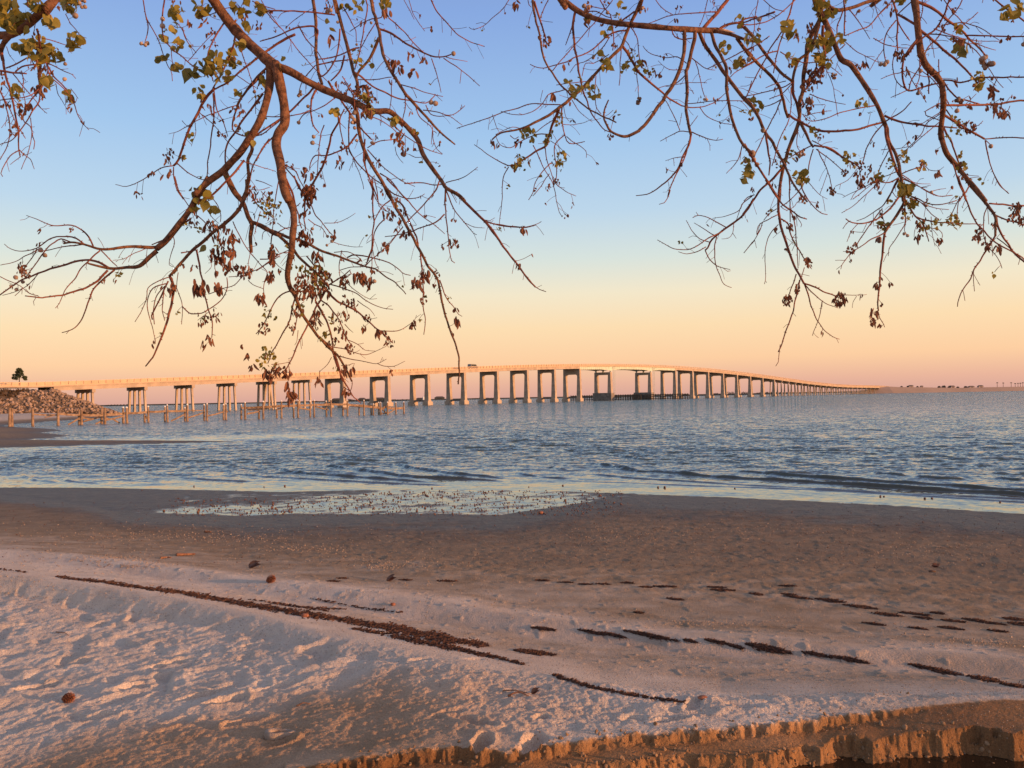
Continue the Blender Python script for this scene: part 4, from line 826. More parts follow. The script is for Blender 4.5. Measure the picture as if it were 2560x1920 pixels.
# ------------------------------------------------------------------ overhanging branches (traced shapes set at their own distance overhead)
TW = """
@A 3.3
1 60 60 470,-60 390,30 300,120 200,210 90,270 0,280 -120,275
1 46 16 70,285 30,340 10,400 20,480
1 15 6 12,405 30,500 50,620 90,750 120,900 145,1050 150,1180 160,1240
1 14 8 -20,553 100,570 210,578
1 8 8 50,540 130,505 220,455
1 9 8 120,570 170,530 240,515 290,512
1 6 3 170,560 185,640 180,720 200,800 185,900
1 8 4 -10,690 50,850 80,1000 60,1150 0,1260
1 10 4 300,600 320,700 310,800 270,860 180,1000 100,1100 0,1145
1 8 4 310,720 240,800 180,940 240,1000 260,1080 275,1120 268,1178
1 5 3 240,930 250,1050 230,1180 165,1335
1 6 3 150,1180 190,1220 240,1260 272,1335
1 6 4 150,1185 80,1230 20,1330 5,1370 20,1395
1 4 2 160,1240 80,1300
1 10 3 360,495 420,600 500,680 560,760 600,870 640,960 703,1028
1 9 4 370,500 400,600 470,670 540,740 570,800
1 6 3 330,300 410,320 520,355 600,370
1 7 3 380,500 440,530 520,570 570,590 600,622
1 30 18 320,380 305,430 310,560 320,700 340,770
1 14 8 290,230 310,300 320,390
1 4 2 440,660 460,750 480,780 520,850 555,900
1 5 3 520,110 560,190 620,260 660,355
1 6 5 0,790 100,780 250,750 350,640 380,560
1 4 2 560,700 610,770 600,800 580,820
1 4 2 290,820 330,860 392,858
1 4 2 50,370 80,440 115,485
1 5 3 20,650 70,720 120,800 200,860
1 6 3 100,580 180,680 260,770 330,860 370,895
1 7 4 0,720 60,830 120,960 200,1090
1 6 4 220,60 215,0 210,-60
1 4 3 280,460 330,400 480,460 515,505
@B 3.6
1 84 80 1560,-260 1600,-160 1670,-30 1740,80 1830,200 1930,310 2030,400 2120,480 2190,530
1 62 46 2125,490 2135,620 2110,780 2060,940 2000,1050 1960,1110 1900,1200 1800,1310 1750,1360 1640,1440 1540,1540
5 46 44 1650,-20 1570,110 1490,250 1400,370 1310,480 1240,540
5 48 22 1775,-60 1850,90 1920,180 1960,290 1990,350 1978,450 1985,575
5 32 28 1975,330 2040,350 2100,380 2160,420 2212,440
6 28 12 0,345 80,390 140,410 200,460 270,520 340,610 440,700 530,790 580,850
1 26 22 1970,1110 1990,1180 1960,1260 1965,1380 1950,1480 1920,1570
5 24 16 1950,0 1950,80 1920,170 1860,270 1780,340 1700,400 1600,490 1540,540 1460,620 1400,690 1340,760
5 18 7 1340,760 1370,830 1360,950 1330,1080 1280,1230 1220,1370 1180,1440 1150,1472
2 76 60 150,500 180,620 210,760 225,860 225,980 175,1060 160,1150 190,1280 205,1400 230,1520 262,1590
6 60 34 205,-10 240,100 290,230 300,330 290,430 280,560 255,690 250,780 280,870 330,910
6 22 10 290,860 330,980 400,1110 480,1220 560,1310 640,1380 700,1480 760,1590
2 62 46 150,515 280,570 400,640 520,700 640,750 760,800 880,860
2 44 28 860,870 960,880 1050,880 1130,940 1210,1020 1280,1110 1320,1220 1400,1340 1460,1420
2 24 18 1460,1420 1510,1490 1600,1540 1650,1590
6 18 9 1460,0 1510,70 1600,120 1680,200 1790,310 1870,400 1970,550 2060,660 2140,770 2212,850
7 10 4 0,220 100,330 200,460 300,600 370,680 440,770 510,850 585,885
2 30 22 760,800 800,900 810,1010 830,1110 870,1220 930,1330 1000,1440 1040,1530 1080,1590
6 20 8 980,-10 1050,100 1090,200 1140,270 1200,380 1260,500 1300,570 1360,680 1430,770 1450,870 1480,1010 1520,1160 1570,1280 1600,1400 1605,1500 1599,1614
6 12 9 1100,150 1160,200 1200,310 1260,430 1280,520
6 8 3 1450,790 1510,940 1560,1000 1600,1060 1630,1078
6 9 4 1300,580 1310,700 1320,850 1320,1000 1340,1100 1322,1225
6 10 4 1495,60 1495,170 1505,320 1520,450 1530,560 1545,640 1570,658
6 8 3 1500,80 1560,220 1640,330 1720,420 1745,432
6 4 2 1640,330 1720,370 1805,377
6 5 3 1530,90 1560,130 1585,178
6 8 6 1820,330 1880,345 2000,365 2130,375 2212,355
7 7 3 100,320 200,355 330,372 430,370 500,350 548,330
6 4 2 1790,310 1850,320 1887,298
6 9 6 1450,10 1400,110 1330,190 1250,270 1180,340
6 9 4 1490,270 1420,330 1300,380 1210,410 1100,440 1015,448
6 7 4 1160,370 1100,450 1050,510 980,570 900,640 850,680 750,690 670,710
6 10 3 990,20 1070,100 1130,130 1200,150 1280,140 1332,110
6 9 3 1030,-10 1150,110 1250,220 1330,300 1400,350 1490,425
6 10 6 920,-10 925,100 925,250 935,330 920,420 915,540 885,620 870,680
6 6 4 935,0 960,100 970,200 1030,245
6 6 4 885,-10 930,100 960,170 1040,250 1100,280
6 8 5 1060,160 1000,210 950,290 930,340
6 7 5 1010,310 960,370 930,440 920,540 880,650
6 4 3 920,550 940,640 970,705
6 5 3 920,550 915,700 905,780
6 9 4 720,610 760,595 850,600 950,620 1050,655 1130,710 1180,740 1222,750
6 20 5 150,410 250,450 330,470 420,510 520,560 640,600 740,640 850,680 950,710 1020,760 1100,810 1150,860 1180,900
6 5 4 620,575 700,565 790,595 840,640
6 7 5 430,180 460,260 510,320 560,390 600,430
6 4 2 540,340 640,335 720,305 785,262
6 5 4 410,310 460,350 520,380 560,440
6 4 2 600,490 700,515 780,528 845,530
6 9 5 580,830 640,790 700,755 740,715 752,740 700,780
6 5 4 680,560 660,650 660,750 670,780
6 8 3 590,825 700,860 800,900 850,940 900,970 980,1005 1080,1022
6 5 2 680,780 760,850 840,910 900,940 955,935
6 14 5 560,880 640,950 720,1000 800,1040 880,1110 950,1170 1000,1210 1050,1260 1080,1290
6 6 2 980,1190 1060,1195 1140,1185 1200,1150 1250,1110 1270,1065
6 5 2 800,950 850,990 900,1020 938,1075
6 14 8 470,960 540,1080 580,1180 600,1280 610,1350
6 9 5 520,950 590,1010 640,1080 680,1150 700,1230 760,1310
6 12 6 560,850 500,960 440,1080 390,1180 330,1300 280,1420 230,1500 180,1540
6 10 5 310,920 280,1030 270,1100 220,1200 150,1320 110,1400 90,1450
6 9 5 290,870 210,900 150,960 100,1060 40,1170 0,1215
6 6 2 600,1320 700,1335 800,1370 870,1380 950,1350 1025,1315
6 5 2 720,1260 800,1300 860,1345 940,1350
6 6 2 640,1385 750,1415 850,1435 950,1450 1000,1430 1033,1417
6 4 2 960,1450 1010,1470 1090,1470 1140,1450 1176,1430
6 10 6 600,1350 640,1450 670,1560 700,1600
9 14 5 630,-20 730,80 770,170 800,280 850,370 900,450 955,500
9 8 4 740,130 780,240 820,310
9 5 3 820,370 870,400 885,320 860,290
9 5 3 860,400 840,440 830,480
9 4 2 250,195 370,180 400,170
9 4 2 800,205 860,195 905,185 880,240
9 4 3 385,210 390,260 395,280 375,330 370,360
9 4 3 630,240 630,290 632,320
6 4 2 600,1400 560,1460 505,1510
6 5 2 700,1140 740,1180 768,1205
6 4 2 330,1190 320,1280 305,1305
6 7 3 290,1230 320,1120 340,1000 380,960
6 12 8 330,880 320,850 350,830 420,840
5 26 12 1240,535 1100,528 1000,530 900,540 800,545 700,515 640,500 560,490 500,500
5 10 3 735,525 700,450 640,390 560,358 430,362 330,325 210,280
5 3 2 430,362 385,366
5 10 3 660,505 600,460 540,445 470,445 400,465 330,510 290,540 200,560 120,558 60,530 33,505
5 8 5 560,490 480,462 430,490 370,540 300,640 230,730 200,780
5 8 4 650,510 540,520 440,540 360,560 320,560
5 6 3 300,545 200,600 100,650 0,672
5 6 4 290,550 250,620 190,700
5 36 12 1240,560 1180,610 1100,680 1000,690 900,700 820,690 700,660 690,650
5 14 7 860,695 780,650 700,635 600,645 480,680 350,720 250,760 150,800 70,860 -20,925
5 5 3 300,740 250,800 190,850 100,890 20,912
5 5 3 0,765 80,800 160,840 240,900 300,915
5 14 6 855,710 800,770 720,830 600,880 480,910 360,928 260,920 200,912
5 3 2 285,930 265,960 272,990
5 3 2 200,860 230,890 300,920
5 12 4 905,710 820,780 740,860 700,950 670,1040 630,1120 570,1180 487,1205
5 9 3 790,555 700,640 640,700 600,770 540,840 490,920 470,980 435,1010
5 7 5 800,555 860,620 925,685
5 5 2 1165,535 1060,580 980,620 890,638
5 3 2 1160,540 1155,620 1165,690
5 3 2 1020,595 1000,620 965,668
5 3 2 1230,580 1250,655
5 3 2 690,650 680,690 690,710
5 5 3 1365,430 1380,500 1345,600 1335,670 1365,685
5 12 6 1500,310 1400,390 1300,470 1200,510
5 8 5 1430,577 1500,565 1560,550
5 4 3 180,850 150,890 120,915
5 4 2 175,850 175,905
5 6 3 1340,765 1250,800 1170,850 1160,930 1120,1030 1065,1120
5 2 1 1160,940 1090,1010
5 7 3 1310,820 1230,840 1180,900 1165,980 1180,1080 1210,1180 1228,1272
5 6 5 1300,840 1240,910 1215,1000 1215,1090 1220,1140
5 10 8 1330,800 1280,900 1230,1000 1200,1070 1205,1100
5 7 4 1300,850 1285,950 1285,1040 1300,1110
5 4 2 1290,1040 1325,1065
5 5 3 1390,830 1420,920 1440,1000 1437,1138
5 7 5 1440,1000 1490,1050 1540,1060 1620,1040 1700,990 1760,930 1795,850 1790,770
5 5 3 1410,730 1400,790 1395,860
5 16 8 1350,770 1365,830 1340,930
5 12 5 1555,555 1575,680 1600,800 1620,920 1650,1030 1675,1100 1672,1240
5 3 2 1650,1040 1600,1080 1560,1110
5 4 3 1680,1090 1710,1070 1730,1050
5 6 4 1840,330 1880,420 1950,540 2050,660 2110,730 2090,800 2080,860 2090,920
5 4 3 1960,790 2000,830 2080,860
5 5 5 1840,680 1900,730 2000,720 2080,680 2212,600
5 5 4 1650,900 1760,860 1850,830 1920,760 1980,730
5 4 3 1810,765 1920,755
5 4 3 1975,580 1960,680
5 5 3 1690,560 1700,700 1720,760
5 3 2 1640,600 1670,680 1620,740
5 8 4 1380,-30 1410,80 1480,190 1530,260
5 6 4 1560,280 1640,360 1720,470
5 5 3 1620,210 1680,300 1730,340
5 5 4 1680,140 1740,250 1740,330
5 8 5 1980,80 2020,180 2080,240 2160,300
5 5 3 2060,90 2120,150 2150,220
5 9 5 1950,260 1930,200 1900,150
5 5 4 2060,250 2030,340 2010,430
1 12 6 2100,540 2020,640 1930,740 1880,830 1840,960 1850,1040 1960,1080 2040,1070 2100,1040 2212,950
1 20 10 2090,560 1990,660 1900,780 1870,840
1 14 8 2080,740 2010,830 1930,930 1860,1040 1800,1130 1780,1250 1790,1330
1 16 9 2330,270 2212,330 2130,390 2040,450 1900,560 1800,650 1700,700
1 17 12 1700,700 1620,780 1560,900 1500,1010 1450,1140 1410,1260 1370,1310
1 7 3 1370,1310 1290,1320 1200,1370 1110,1430 1000,1470 915,1458
1 7 4 1400,1290 1480,1360 1570,1410 1650,1420
1 7 6 1370,1320 1375,1400 1400,1500 1450,1575
1 5 2 1510,980 1400,1040 1330,1060
1 4 2 1440,955 1470,990 1500,1000
1 4 2 1540,930 1545,1050 1510,1155
1 6 4 1870,830 1700,890 1560,950 1480,1000
1 5 3 1570,890 1700,1000 1790,1110 1880,1200
1 8 4 1690,720 1710,860 1760,960 1800,1080
1 9 6 1685,740 1690,900 1670,1100 1640,1300 1640,1400
1 10 6 1770,180 1700,290 1650,400 1640,480 1680,640
1 12 8 1860,290 1830,400 1760,560 1680,700
1 6 3 1900,380 1940,500 1990,640 2020,780 2020,900
1 6 3 1900,1270 2040,1310 2180,1355
1 6 4 1440,220 1480,330 1550,420
1 4 3 1480,490 1600,350 1700,250
1 6 4 1560,130 1650,120 1770,70 1820,60
1 5 4 1860,590 1940,640 2020,690
1 5 3 1380,160 1450,250 1480,330
1 9 4 1120,-60 1150,120 1200,220 1260,340 1300,460 1350,560 1360,640
1 7 5 1155,130 1170,220 1160,290 1150,320
1 12 6 1310,-60 1285,80 1280,200 1295,300 1350,380 1430,440 1520,520 1640,600
1 5 3 1350,390 1360,480 1370,560
1 6 4 2040,-40 2120,90 2180,170 2212,220
2 6 4 55,60 130,150 230,260 330,390 440,520 560,640
2 6 5 -30,10 60,45 150,75
2 9 9 55,88 200,88 330,90 470,100 620,120
2 4 3 385,100 300,160 230,220
2 3 3 170,150 200,110 250,90
1 13 11 1930,1270 1850,1370 1740,1480 1640,1575
2 12 10 500,650 440,710 360,790 240,910 130,980 0,1070
2 9 8 150,1070 60,1160 0,1270
1 10 7 2130,1100 2050,1220 1990,1330 1970,1440 1940,1560
1 4 3 1990,1500 2060,1500 2130,1480
2 27 22 440,-80 450,-10 465,120 475,250 475,400 490,560 520,660
2 6 12 30,325 130,300 250,250 340,215 450,205 490,240 475,300
2 8 4 335,205 400,310 480,400 530,480 565,560
2 36 26 600,-90 620,-10 650,100 690,250 720,360 750,480 770,570 800,650 800,760
2 7 9 490,470 590,455 680,430 770,385 815,378
2 10 8 660,230 655,340 640,430 600,520 560,580 510,605
2 12 8 700,440 680,520 640,590 590,640
2 9 7 500,510 600,490 730,475
2 7 5 470,515 400,590 360,650 345,710
2 8 4 690,60 760,190 790,240 795,330
2 25 22 880,-120 910,-10 930,100 960,200 975,260 985,350 1010,450 1050,540 1100,620 1180,740
2 20 8 1180,740 1270,840 1350,930 1450,1040 1570,1140
2 20 14 970,300 930,400 880,490 820,560 790,620
2 14 6 970,225 1060,260 1200,350 1330,420 1420,450 1480,450 1540,430
2 4 3 1440,440 1450,390
2 7 5 1050,140 1150,230 1240,330 1330,420
2 6 3 1390,460 1420,560 1450,660 1465,730
2 6 3 1480,460 1600,540 1700,620 1767,680
2 4 2 1500,450 1600,475 1670,487
2 13 4 1350,-90 1380,-10 1420,80 1500,170 1580,260 1670,320 1740,350 1805,365
2 5 3 1150,-40 1210,80 1250,155
2 6 3 1200,-30 1240,100 1290,190 1333,245
2 9 7 860,-40 880,60 850,250 820,420 780,550
2 6 5 950,160 930,200 880,280 830,380
2 7 4 1000,90 990,140 920,150 840,180 740,250
2 12 5 770,570 850,620 920,680 1020,730 1130,780 1240,800 1340,815 1400,770 1420,750
2 6 5 800,630 930,630 1070,610
2 6 3 1150,670 1230,690 1350,735 1480,760
2 3 2 1410,740 1470,800
2 6 4 1180,760 1180,850 1160,930 1155,1010
2 6 3 1260,840 1300,930 1390,1010 1400,1100 1430,1180 1472,1215
2 6 3 1320,870 1380,875 1450,890 1530,910 1600,880 1650,832
2 6 3 1340,830 1380,900 1450,920 1530,920 1630,990
2 5 4 1070,640 1070,750 1055,870
2 20 16 860,690 885,730 875,780 905,850
2 16 16 820,690 870,680 885,760
2 14 8 570,640 650,760 720,860 790,960 860,1050 910,1100
2 14 6 510,665 440,780 435,900 450,990 500,1050
2 7 5 640,760 560,820 470,870 380,900 350,940 335,960
2 6 6 80,920 200,920 330,905 430,870
2 11 14 640,900 650,960 600,1060 570,1180 530,1310 480,1400 430,1480 390,1560
2 7 4 540,990 510,1080 495,1200 485,1380
2 8 5 700,860 660,950 680,1080 700,1150 730,1180
2 9 6 740,880 735,1160 780,1260 850,1340 930,1410 1030,1480
2 12 5 800,1060 720,1160 620,1210 540,1230 470,1230 430,1290 425,1340
2 6 5 880,1165 960,1120 1090,1100
2 7 3 880,1180 960,1270 1020,1330 1100,1390 1170,1440 1255,1472
2 7 6 1170,1450 1300,1445 1400,1460 1500,1450
2 6 3 1500,1440 1620,1410 1700,1360 1752,1322
2 5 3 740,1180 790,1310 830,1400 850,1495
2 8 6 855,1180 870,1350 920,1480 910,1580
2 8 7 860,1100 850,1250 880,1370 930,1480 960,1580
2 8 5 980,1370 1060,1420 1130,1510 1200,1590
2 9 9 1500,1490 1500,1590
2 4 2 1100,1160 1110,1220 1165,1290
2 4 3 1180,1080 1180,1160
2 4 3 1210,1220 1260,1242 1315,1240
2 7 3 1060,960 1140,1040 1250,1120 1350,1180 1470,1220
2 6 4 920,870 1000,920 1060,960 1110,1020
2 6 4 870,900 1000,960 1130,1060
2 8 5 200,1290 270,1370 330,1450 380,1560
2 8 5 220,1300 300,1340 350,1430 390,1500
2 6 4 230,1420 270,1500 300,1590
2 6 4 680,600 760,720 830,800 900,830
2 6 4 640,700 700,760 760,800 820,880
2 7 5 700,650 760,740 780,820 760,900
2 6 4 900,760 830,770 760,820 700,900
6 10 6 240,-10 290,100 310,180 330,260 360,380
6 10 7 300,-30 340,60 390,130 380,270 390,400
6 7 4 175,410 230,385 300,370 360,350
6 7 4 30,625 110,620 180,590 260,550
6 8 4 0,715 70,670 140,620 200,580 260,570
6 6 4 300,220 330,200 350,180
6 9 6 400,600 430,640 470,700 480,760
6 7 5 460,560 500,660 540,760 580,800
6 5 3 350,800 360,740 340,690
6 5 3 0,0 60,20 130,50
6 6 4 180,0 160,120 140,240 130,400
6 4 3 0,180 70,180 180,200
6 4 3 130,390 60,410 50,470
6 7 6 130,400 120,500 130,600 140,640
6 4 3 140,640 180,680 230,720
6 5 3 170,340 220,380 260,390
@C 3.9
3 22 8 470,-90 480,-10 490,100 530,260 550,400 600,520 680,640 740,710 830,790 920,860 1010,910 1080,940 1138,968
3 14 8 490,10 540,160 570,270 580,310
3 7 5 620,-40 560,90 535,160
3 36 42 620,-120 700,-20 760,30 820,75 900,120 1000,155 1120,180 1250,195
3 42 40 1250,195 1400,208 1550,222 1700,232 1850,240 1940,240
3 30 16 1900,240 2040,270 2120,300 2212,325 2290,330
3 34 24 1370,-100 1340,-10 1300,90 1250,190 1210,290 1180,370 1120,430 1050,500 960,600
3 24 8 960,600 880,690 800,760 720,830 640,890 560,935 450,990 350,1025 220,1050 160,1100
3 18 8 690,840 670,900 640,970 610,1080 590,1150 500,1200 400,1270 330,1305
3 7 3 330,1305 280,1308 180,1255 100,1200 18,1140
3 6 3 290,1320 250,1400 240,1500 237,1600 225,1700 215,1790
3 18 8 1185,365 1250,450 1310,560 1400,650 1500,730 1570,790 1650,835
3 8 3 1650,835 1750,850 1850,835 1930,800 2000,735
3 16 5 820,90 800,160 805,320 830,480 860,640 900,780 950,900 1000,970 1050,1030 1090,1045
3 8 4 800,180 770,280 738,358
3 5 5 1110,0 1040,90 950,200 860,300 780,390 700,480 635,560
3 10 4 1220,235 1130,255 1060,290 1000,350 920,410 820,450 720,495 600,530 520,535 458,508
3 6 3 1090,290 1030,380 950,450 880,490 820,510 775,575
3 5 4 1080,430 960,500 900,500 870,600
3 8 6 1000,-20 1050,70 1090,110 1110,200 1120,320 1110,400
3 5 4 925,50 1000,65 1060,70
3 7 5 920,90 980,90 1060,130 1100,140
3 10 8 1285,90 1200,150 1130,220
3 6 5 1255,210 1300,290 1315,400 1325,470
3 5 4 1300,560 1310,680 1318,780
3 6 4 1180,380 1170,500 1165,675
3 5 4 1205,310 1240,350 1250,380
3 4 7 1390,185 1450,165 1540,130 1680,108 1820,98 1930,95
3 6 4 1420,-40 1510,70 1590,120
3 18 22 2060,-60 1960,70 1900,140 1825,230
3 6 4 1865,-20 1830,120 1795,210
3 24 20 1675,235 1680,340 1660,480 1620,600 1560,710 1480,830 1400,940 1320,1030
3 20 7 1320,1030 1250,1070 1160,1070 1080,1020 1045,940 1045,870 1078,790
3 24 16 1760,225 1765,290 1730,420 1700,540 1690,560 1700,700 1690,850 1710,980 1730,1060
3 14 4 1730,1060 1710,1150 1660,1250 1620,1340 1540,1430 1450,1500 1380,1535 1297,1548
3 9 6 1720,1100 1690,1210 1640,1330 1590,1430 1560,1500 1550,1560
7 6 3 1565,80 1550,130 1520,180 1480,193
7 2 1 1550,10 1560,60 1540,95 1508,98
3 5 2 1680,1235 1600,1245 1525,1270
3 3 2 1590,1255 1595,1310
3 7 3 1735,1045 1800,1070 1870,1100 1930,1112 1985,1102
3 3 2 1860,1100 1880,1150 1880,1190
3 6 3 1720,1045 1640,1035 1560,1075 1485,1115
3 5 4 1640,1030 1600,920 1550,830 1500,760
3 3 2 1640,990 1650,930 1660,890
3 4 3 1720,1000 1785,915
3 6 3 1735,460 1800,510 1860,545 1920,555
3 5 7 1860,545 1930,510 2050,450 2212,370
3 5 4 1760,480 1800,600 1820,700 1840,760
3 6 3 1690,500 1620,450 1540,455 1440,435 1380,400 1350,362
3 5 2 1680,550 1640,552 1560,550 1500,510 1468,480
3 7 7 1575,235 1600,290 1660,310 1740,300
3 8 6 1700,550 1680,600 1610,660
3 4 3 1470,700 1520,680 1600,670 1700,655 1855,655
3 28 24 1795,250 1850,370 1930,480 2010,600 2080,690 2150,780 2212,840
4 22 10 0,770 70,850 120,930 160,1030 230,1130 290,1250 330,1330 370,1420 430,1510 500,1590
8 8 4 440,30 500,150 560,220 620,265 662,275
3 20 16 1890,245 1920,360 1980,460 2010,560 2010,700 2030,830 2060,950 2100,1070 2150,1150 2212,1210
4 15 10 0,1135 50,1220 110,1320 190,1440 280,1575
3 7 3 2140,1140 2110,1240 2070,1310 2008,1370
3 22 18 2090,300 2140,370 2212,440
4 20 16 0,385 90,480 180,570 260,660 300,750 320,850 345,935
3 18 12 1930,240 2020,195 2110,180
3 10 8 2110,180 2160,150 2250,130
3 18 16 2105,180 2160,230 2220,285
4 20 16 0,215 80,300 150,400 230,500 300,580 380,640
3 5 4 1690,820 1760,815 1900,800 2040,795 2150,800
3 5 3 1800,850 1860,920 1950,965 2060,985 2062,1015
3 5 5 2230,490 2100,560 2040,610
3 5 4 2212,640 2170,760 2150,790
3 9 4 710,825 710,920 720,1020 735,1080 770,1130 830,1130 890,1118
3 4 2 720,980 800,985 880,970 950,935
3 5 3 745,1080 830,1140 900,1190 905,1245
3 7 5 730,1070 680,1110 650,1160 655,1250 670,1330 665,1420
3 6 3 580,1160 590,1260 630,1380 660,1450 740,1510 820,1550
3 6 3 485,1150 530,1250 580,1350 640,1450 668,1590 690,1680 708,1708
3 6 4 620,1290 560,1350 500,1440 480,1520 445,1580
3 5 4 610,1370 560,1450 480,1550
3 5 4 980,600 970,750 985,850 1020,900
3 5 2 790,790 830,860 880,910 950,965
3 4 2 720,820 740,920 770,960
3 3 2 560,710 540,800 545,810
3 7 4 700,825 600,825 500,818 420,830 350,860 270,875 160,920 -120,1015
3 6 3 740,710 650,730 600,750 560,810 500,870 420,900 320,905 230,880
3 7 3 600,1060 520,1060 430,1095 360,1130 300,1165 220,1140 190,1080
3 5 4 640,950 560,1000 500,1050
3 4 2 620,1110 700,1170 772,1240
3 4 3 400,1020 320,1005 250,1030 190,1060
3 4 2 160,905 185,980 215,1040
3 5 4 300,1070 340,1100 370,1080
3 7 3 305,-20 250,60 150,150 110,190 20,235 -25,218
3 5 3 440,0 450,40 470,60
3 5 4 930,640 830,650 730,660 665,670
@D 3.5
4 14 6 410,-60 390,-10 360,100 310,260 270,400 235,575
4 6 4 115,-40 90,130 70,300 50,420 20,520
4 6 6 430,-20 320,80 200,160 80,190 0,195
4 12 8 240,92 120,140 -10,175
4 6 4 130,-20 230,60 320,95
4 8 6 300,250 210,380 170,470 110,570 50,700 10,780
4 8 6 270,400 180,425 80,480 0,525
4 6 5 290,410 370,460 470,495 560,490
4 6 5 200,285 140,330 60,380 0,420
4 14 7 170,1040 190,1180 205,1290 200,1385
4 52 34 530,-130 560,-20 590,60 600,150 540,260 500,360
4 34 24 500,360 490,480 470,600 465,720 440,800 440,900 430,970
4 24 20 430,970 400,1060 350,1180 320,1290
4 26 18 600,150 560,300 520,400 430,480 400,560 385,650
4 18 14 385,640 385,720 410,800 435,900
4 18 12 620,200 620,330 640,420 620,520 540,620 500,690
4 20 17 320,1290 290,1420 275,1590
8 17 12 290,0 275,130 275,270 300,400 340,520 390,660 430,740 470,810
8 9 3 470,810 500,880 540,1020 590,1130 640,1190 700,1240 755,1260
8 9 6 440,790 410,930 380,1070 340,1180 300,1290 270,1360
8 4 3 285,1300 275,1380 270,1440 250,1473
8 10 7 465,812 560,850 650,890 740,920
8 7 3 480,830 560,910 640,970 745,1012
8 5 3 617,960 600,1060 575,1140 540,1228
8 4 2 770,905 880,912 970,905
8 3 2 890,915 865,960 858,1010
8 7 5 415,745 380,840 345,935
8 5 4 475,690 455,760 420,830
8 10 5 355,-60 360,150 365,330
8 6 4 275,270 200,310 150,330 110,370 100,430 130,380
8 5 3 150,330 100,450 50,510 0,575
8 5 3 270,350 200,440 170,530 165,640 172,760 160,822
8 5 4 260,225 200,270 155,320
4 13 6 170,1420 280,1590 370,1660 430,1710 497,1732
4 15 9 310,1320 220,1420 130,1500 80,1575 -10,1690
8 6 5 85,120 30,135 0,165
7 14 9 2225,145 2170,240 2090,320 1980,400 1900,470 1860,540 1840,560
7 7 2 2212,125 2140,180 2110,240 2020,280 1900,305
7 4 3 2130,190 2110,260 2090,320
7 7 4 2010,375 1930,330 1860,295 1790,280 1745,295
7 4 2 1790,280 1770,252
7 6 3 1920,445 1840,390 1755,340
7 6 3 1880,490 1800,465 1740,400 1692,318
7 8 3 1980,405 1870,460 1780,520 1700,550 1600,545 1530,510 1465,473
7 6 3 1850,530 1760,575 1700,582 1632,568
7 7 3 1845,560 1880,630 1940,680 2040,705
7 3 2 1980,690 2020,720 2043,715
7 7 3 1930,450 1915,560 1930,680 1960,760 1990,820 2050,850
7 4 2 2070,340 2060,420 2020,460 1972,468
7 3 2 2060,420 2088,460
7 4 3 2230,480 2170,550 2145,578
8 9 6 295,305 350,350 370,430 400,500 440,560 470,610 490,640
8 7 4 365,230 390,300 405,400 420,530 425,640 428,700
8 6 5 510,-30 430,90 340,180 290,210
8 4 3 365,230 410,270 430,310 455,350 448,370
8 3 2 400,510 375,560
8 4 3 290,210 340,240 400,200 415,180
4 30 24 590,-40 640,20 700,70 760,80 870,55 960,20 1060,-10 1150,-60
4 42 38 600,80 640,170 680,260 720,360 770,470 840,510 900,590
4 38 28 900,590 960,680 1010,760 1060,850 1100,950 1130,1020
4 26 20 1130,1020 1150,1130 1190,1200 1220,1300 1240,1400 1260,1590
4 18 14 1115,1000 1130,1100 1165,1220 1200,1320 1235,1400
8 20 14 1230,0 1250,80 1265,150 1255,200 1200,290 1140,370 1110,420
8 14 7 1110,420 1100,500 1090,620 1075,750 1065,880 1055,980 1060,1030
8 5 3 1060,1030 1075,1090 1105,1140 1113,1165
8 8 3 1110,420 1000,470 900,540 850,570 800,630 770,670 763,705
8 3 2 800,635 720,637
8 3 2 840,570 780,563
8 7 5 1085,230 1000,350 930,450 880,530
8 10 3 1215,-10 1150,120 1090,210 1000,270 950,300 892,323
8 12 6 1220,140 1160,220 1090,280 1020,320 940,345 860,340 805,305
8 4 3 830,325 800,360 782,388
8 4 3 900,350 850,400 812,487
8 3 2 970,345 935,410
8 5 3 1020,60 950,130 870,200 773,262
8 4 3 960,20 880,100 840,155
8 5 2 1000,30 900,80 778,138
8 4 3 1090,220 1095,290 1110,350
8 4 3 1175,90 1200,130 1220,150
8 7 3 1270,190 1275,330 1240,400 1180,490 1145,540 1140,600
8 4 3 1280,320 1270,400 1285,430
8 12 5 1265,140 1340,270 1400,330 1430,380 1440,420 1460,485
8 9 4 1350,290 1430,315 1520,330 1620,340 1740,347 1885,352
8 6 4 1270,130 1400,180 1480,270 1540,310
8 8 5 1270,110 1330,130 1440,180 1540,195 1640,175 1680,165
8 6 3 1340,140 1420,190 1520,225 1615,235
8 4 2 1480,290 1485,400 1510,525
8 4 3 1420,370 1540,395 1570,440 1550,490
8 3 2 1370,340 1350,400 1345,450
8 7 3 1250,-10 1300,10 1400,60 1450,90 1550,130 1645,118
8 4 2 1400,60 1475,40
8 4 2 1480,90 1595,65
4 8 6 1150,30 1060,120 990,200 900,235 800,280
4 7 3 820,60 900,160 950,240 995,310
4 12 8 785,-60 795,100 795,280
4 8 6 780,90 740,200 730,290
4 5 2 1030,0 1060,120 1108,220
4 5 3 800,330 880,400 950,440 1050,490
4 3 2 960,440 965,510 950,520
4 6 4 800,350 700,450 640,520 560,600
4 4 3 640,530 690,640 720,770 740,920
4 4 3 680,520 740,570 775,600
4 3 2 730,500 775,570
4 6 3 520,745 620,785 720,810 800,825
4 3 3 545,830 640,825
4 7 4 1030,835 930,850 850,870 760,890 640,940 520,955 460,900
4 5 3 480,915 580,890 690,875
4 3 2 640,830 625,880 620,910
4 20 12 440,950 480,1040 520,1120 550,1160
4 12 7 550,1150 650,1165 720,1200 790,1250 870,1290 940,1340
4 7 5 545,1180 520,1280 500,1370 470,1410
4 6 4 580,1180 640,1300 670,1390 695,1475
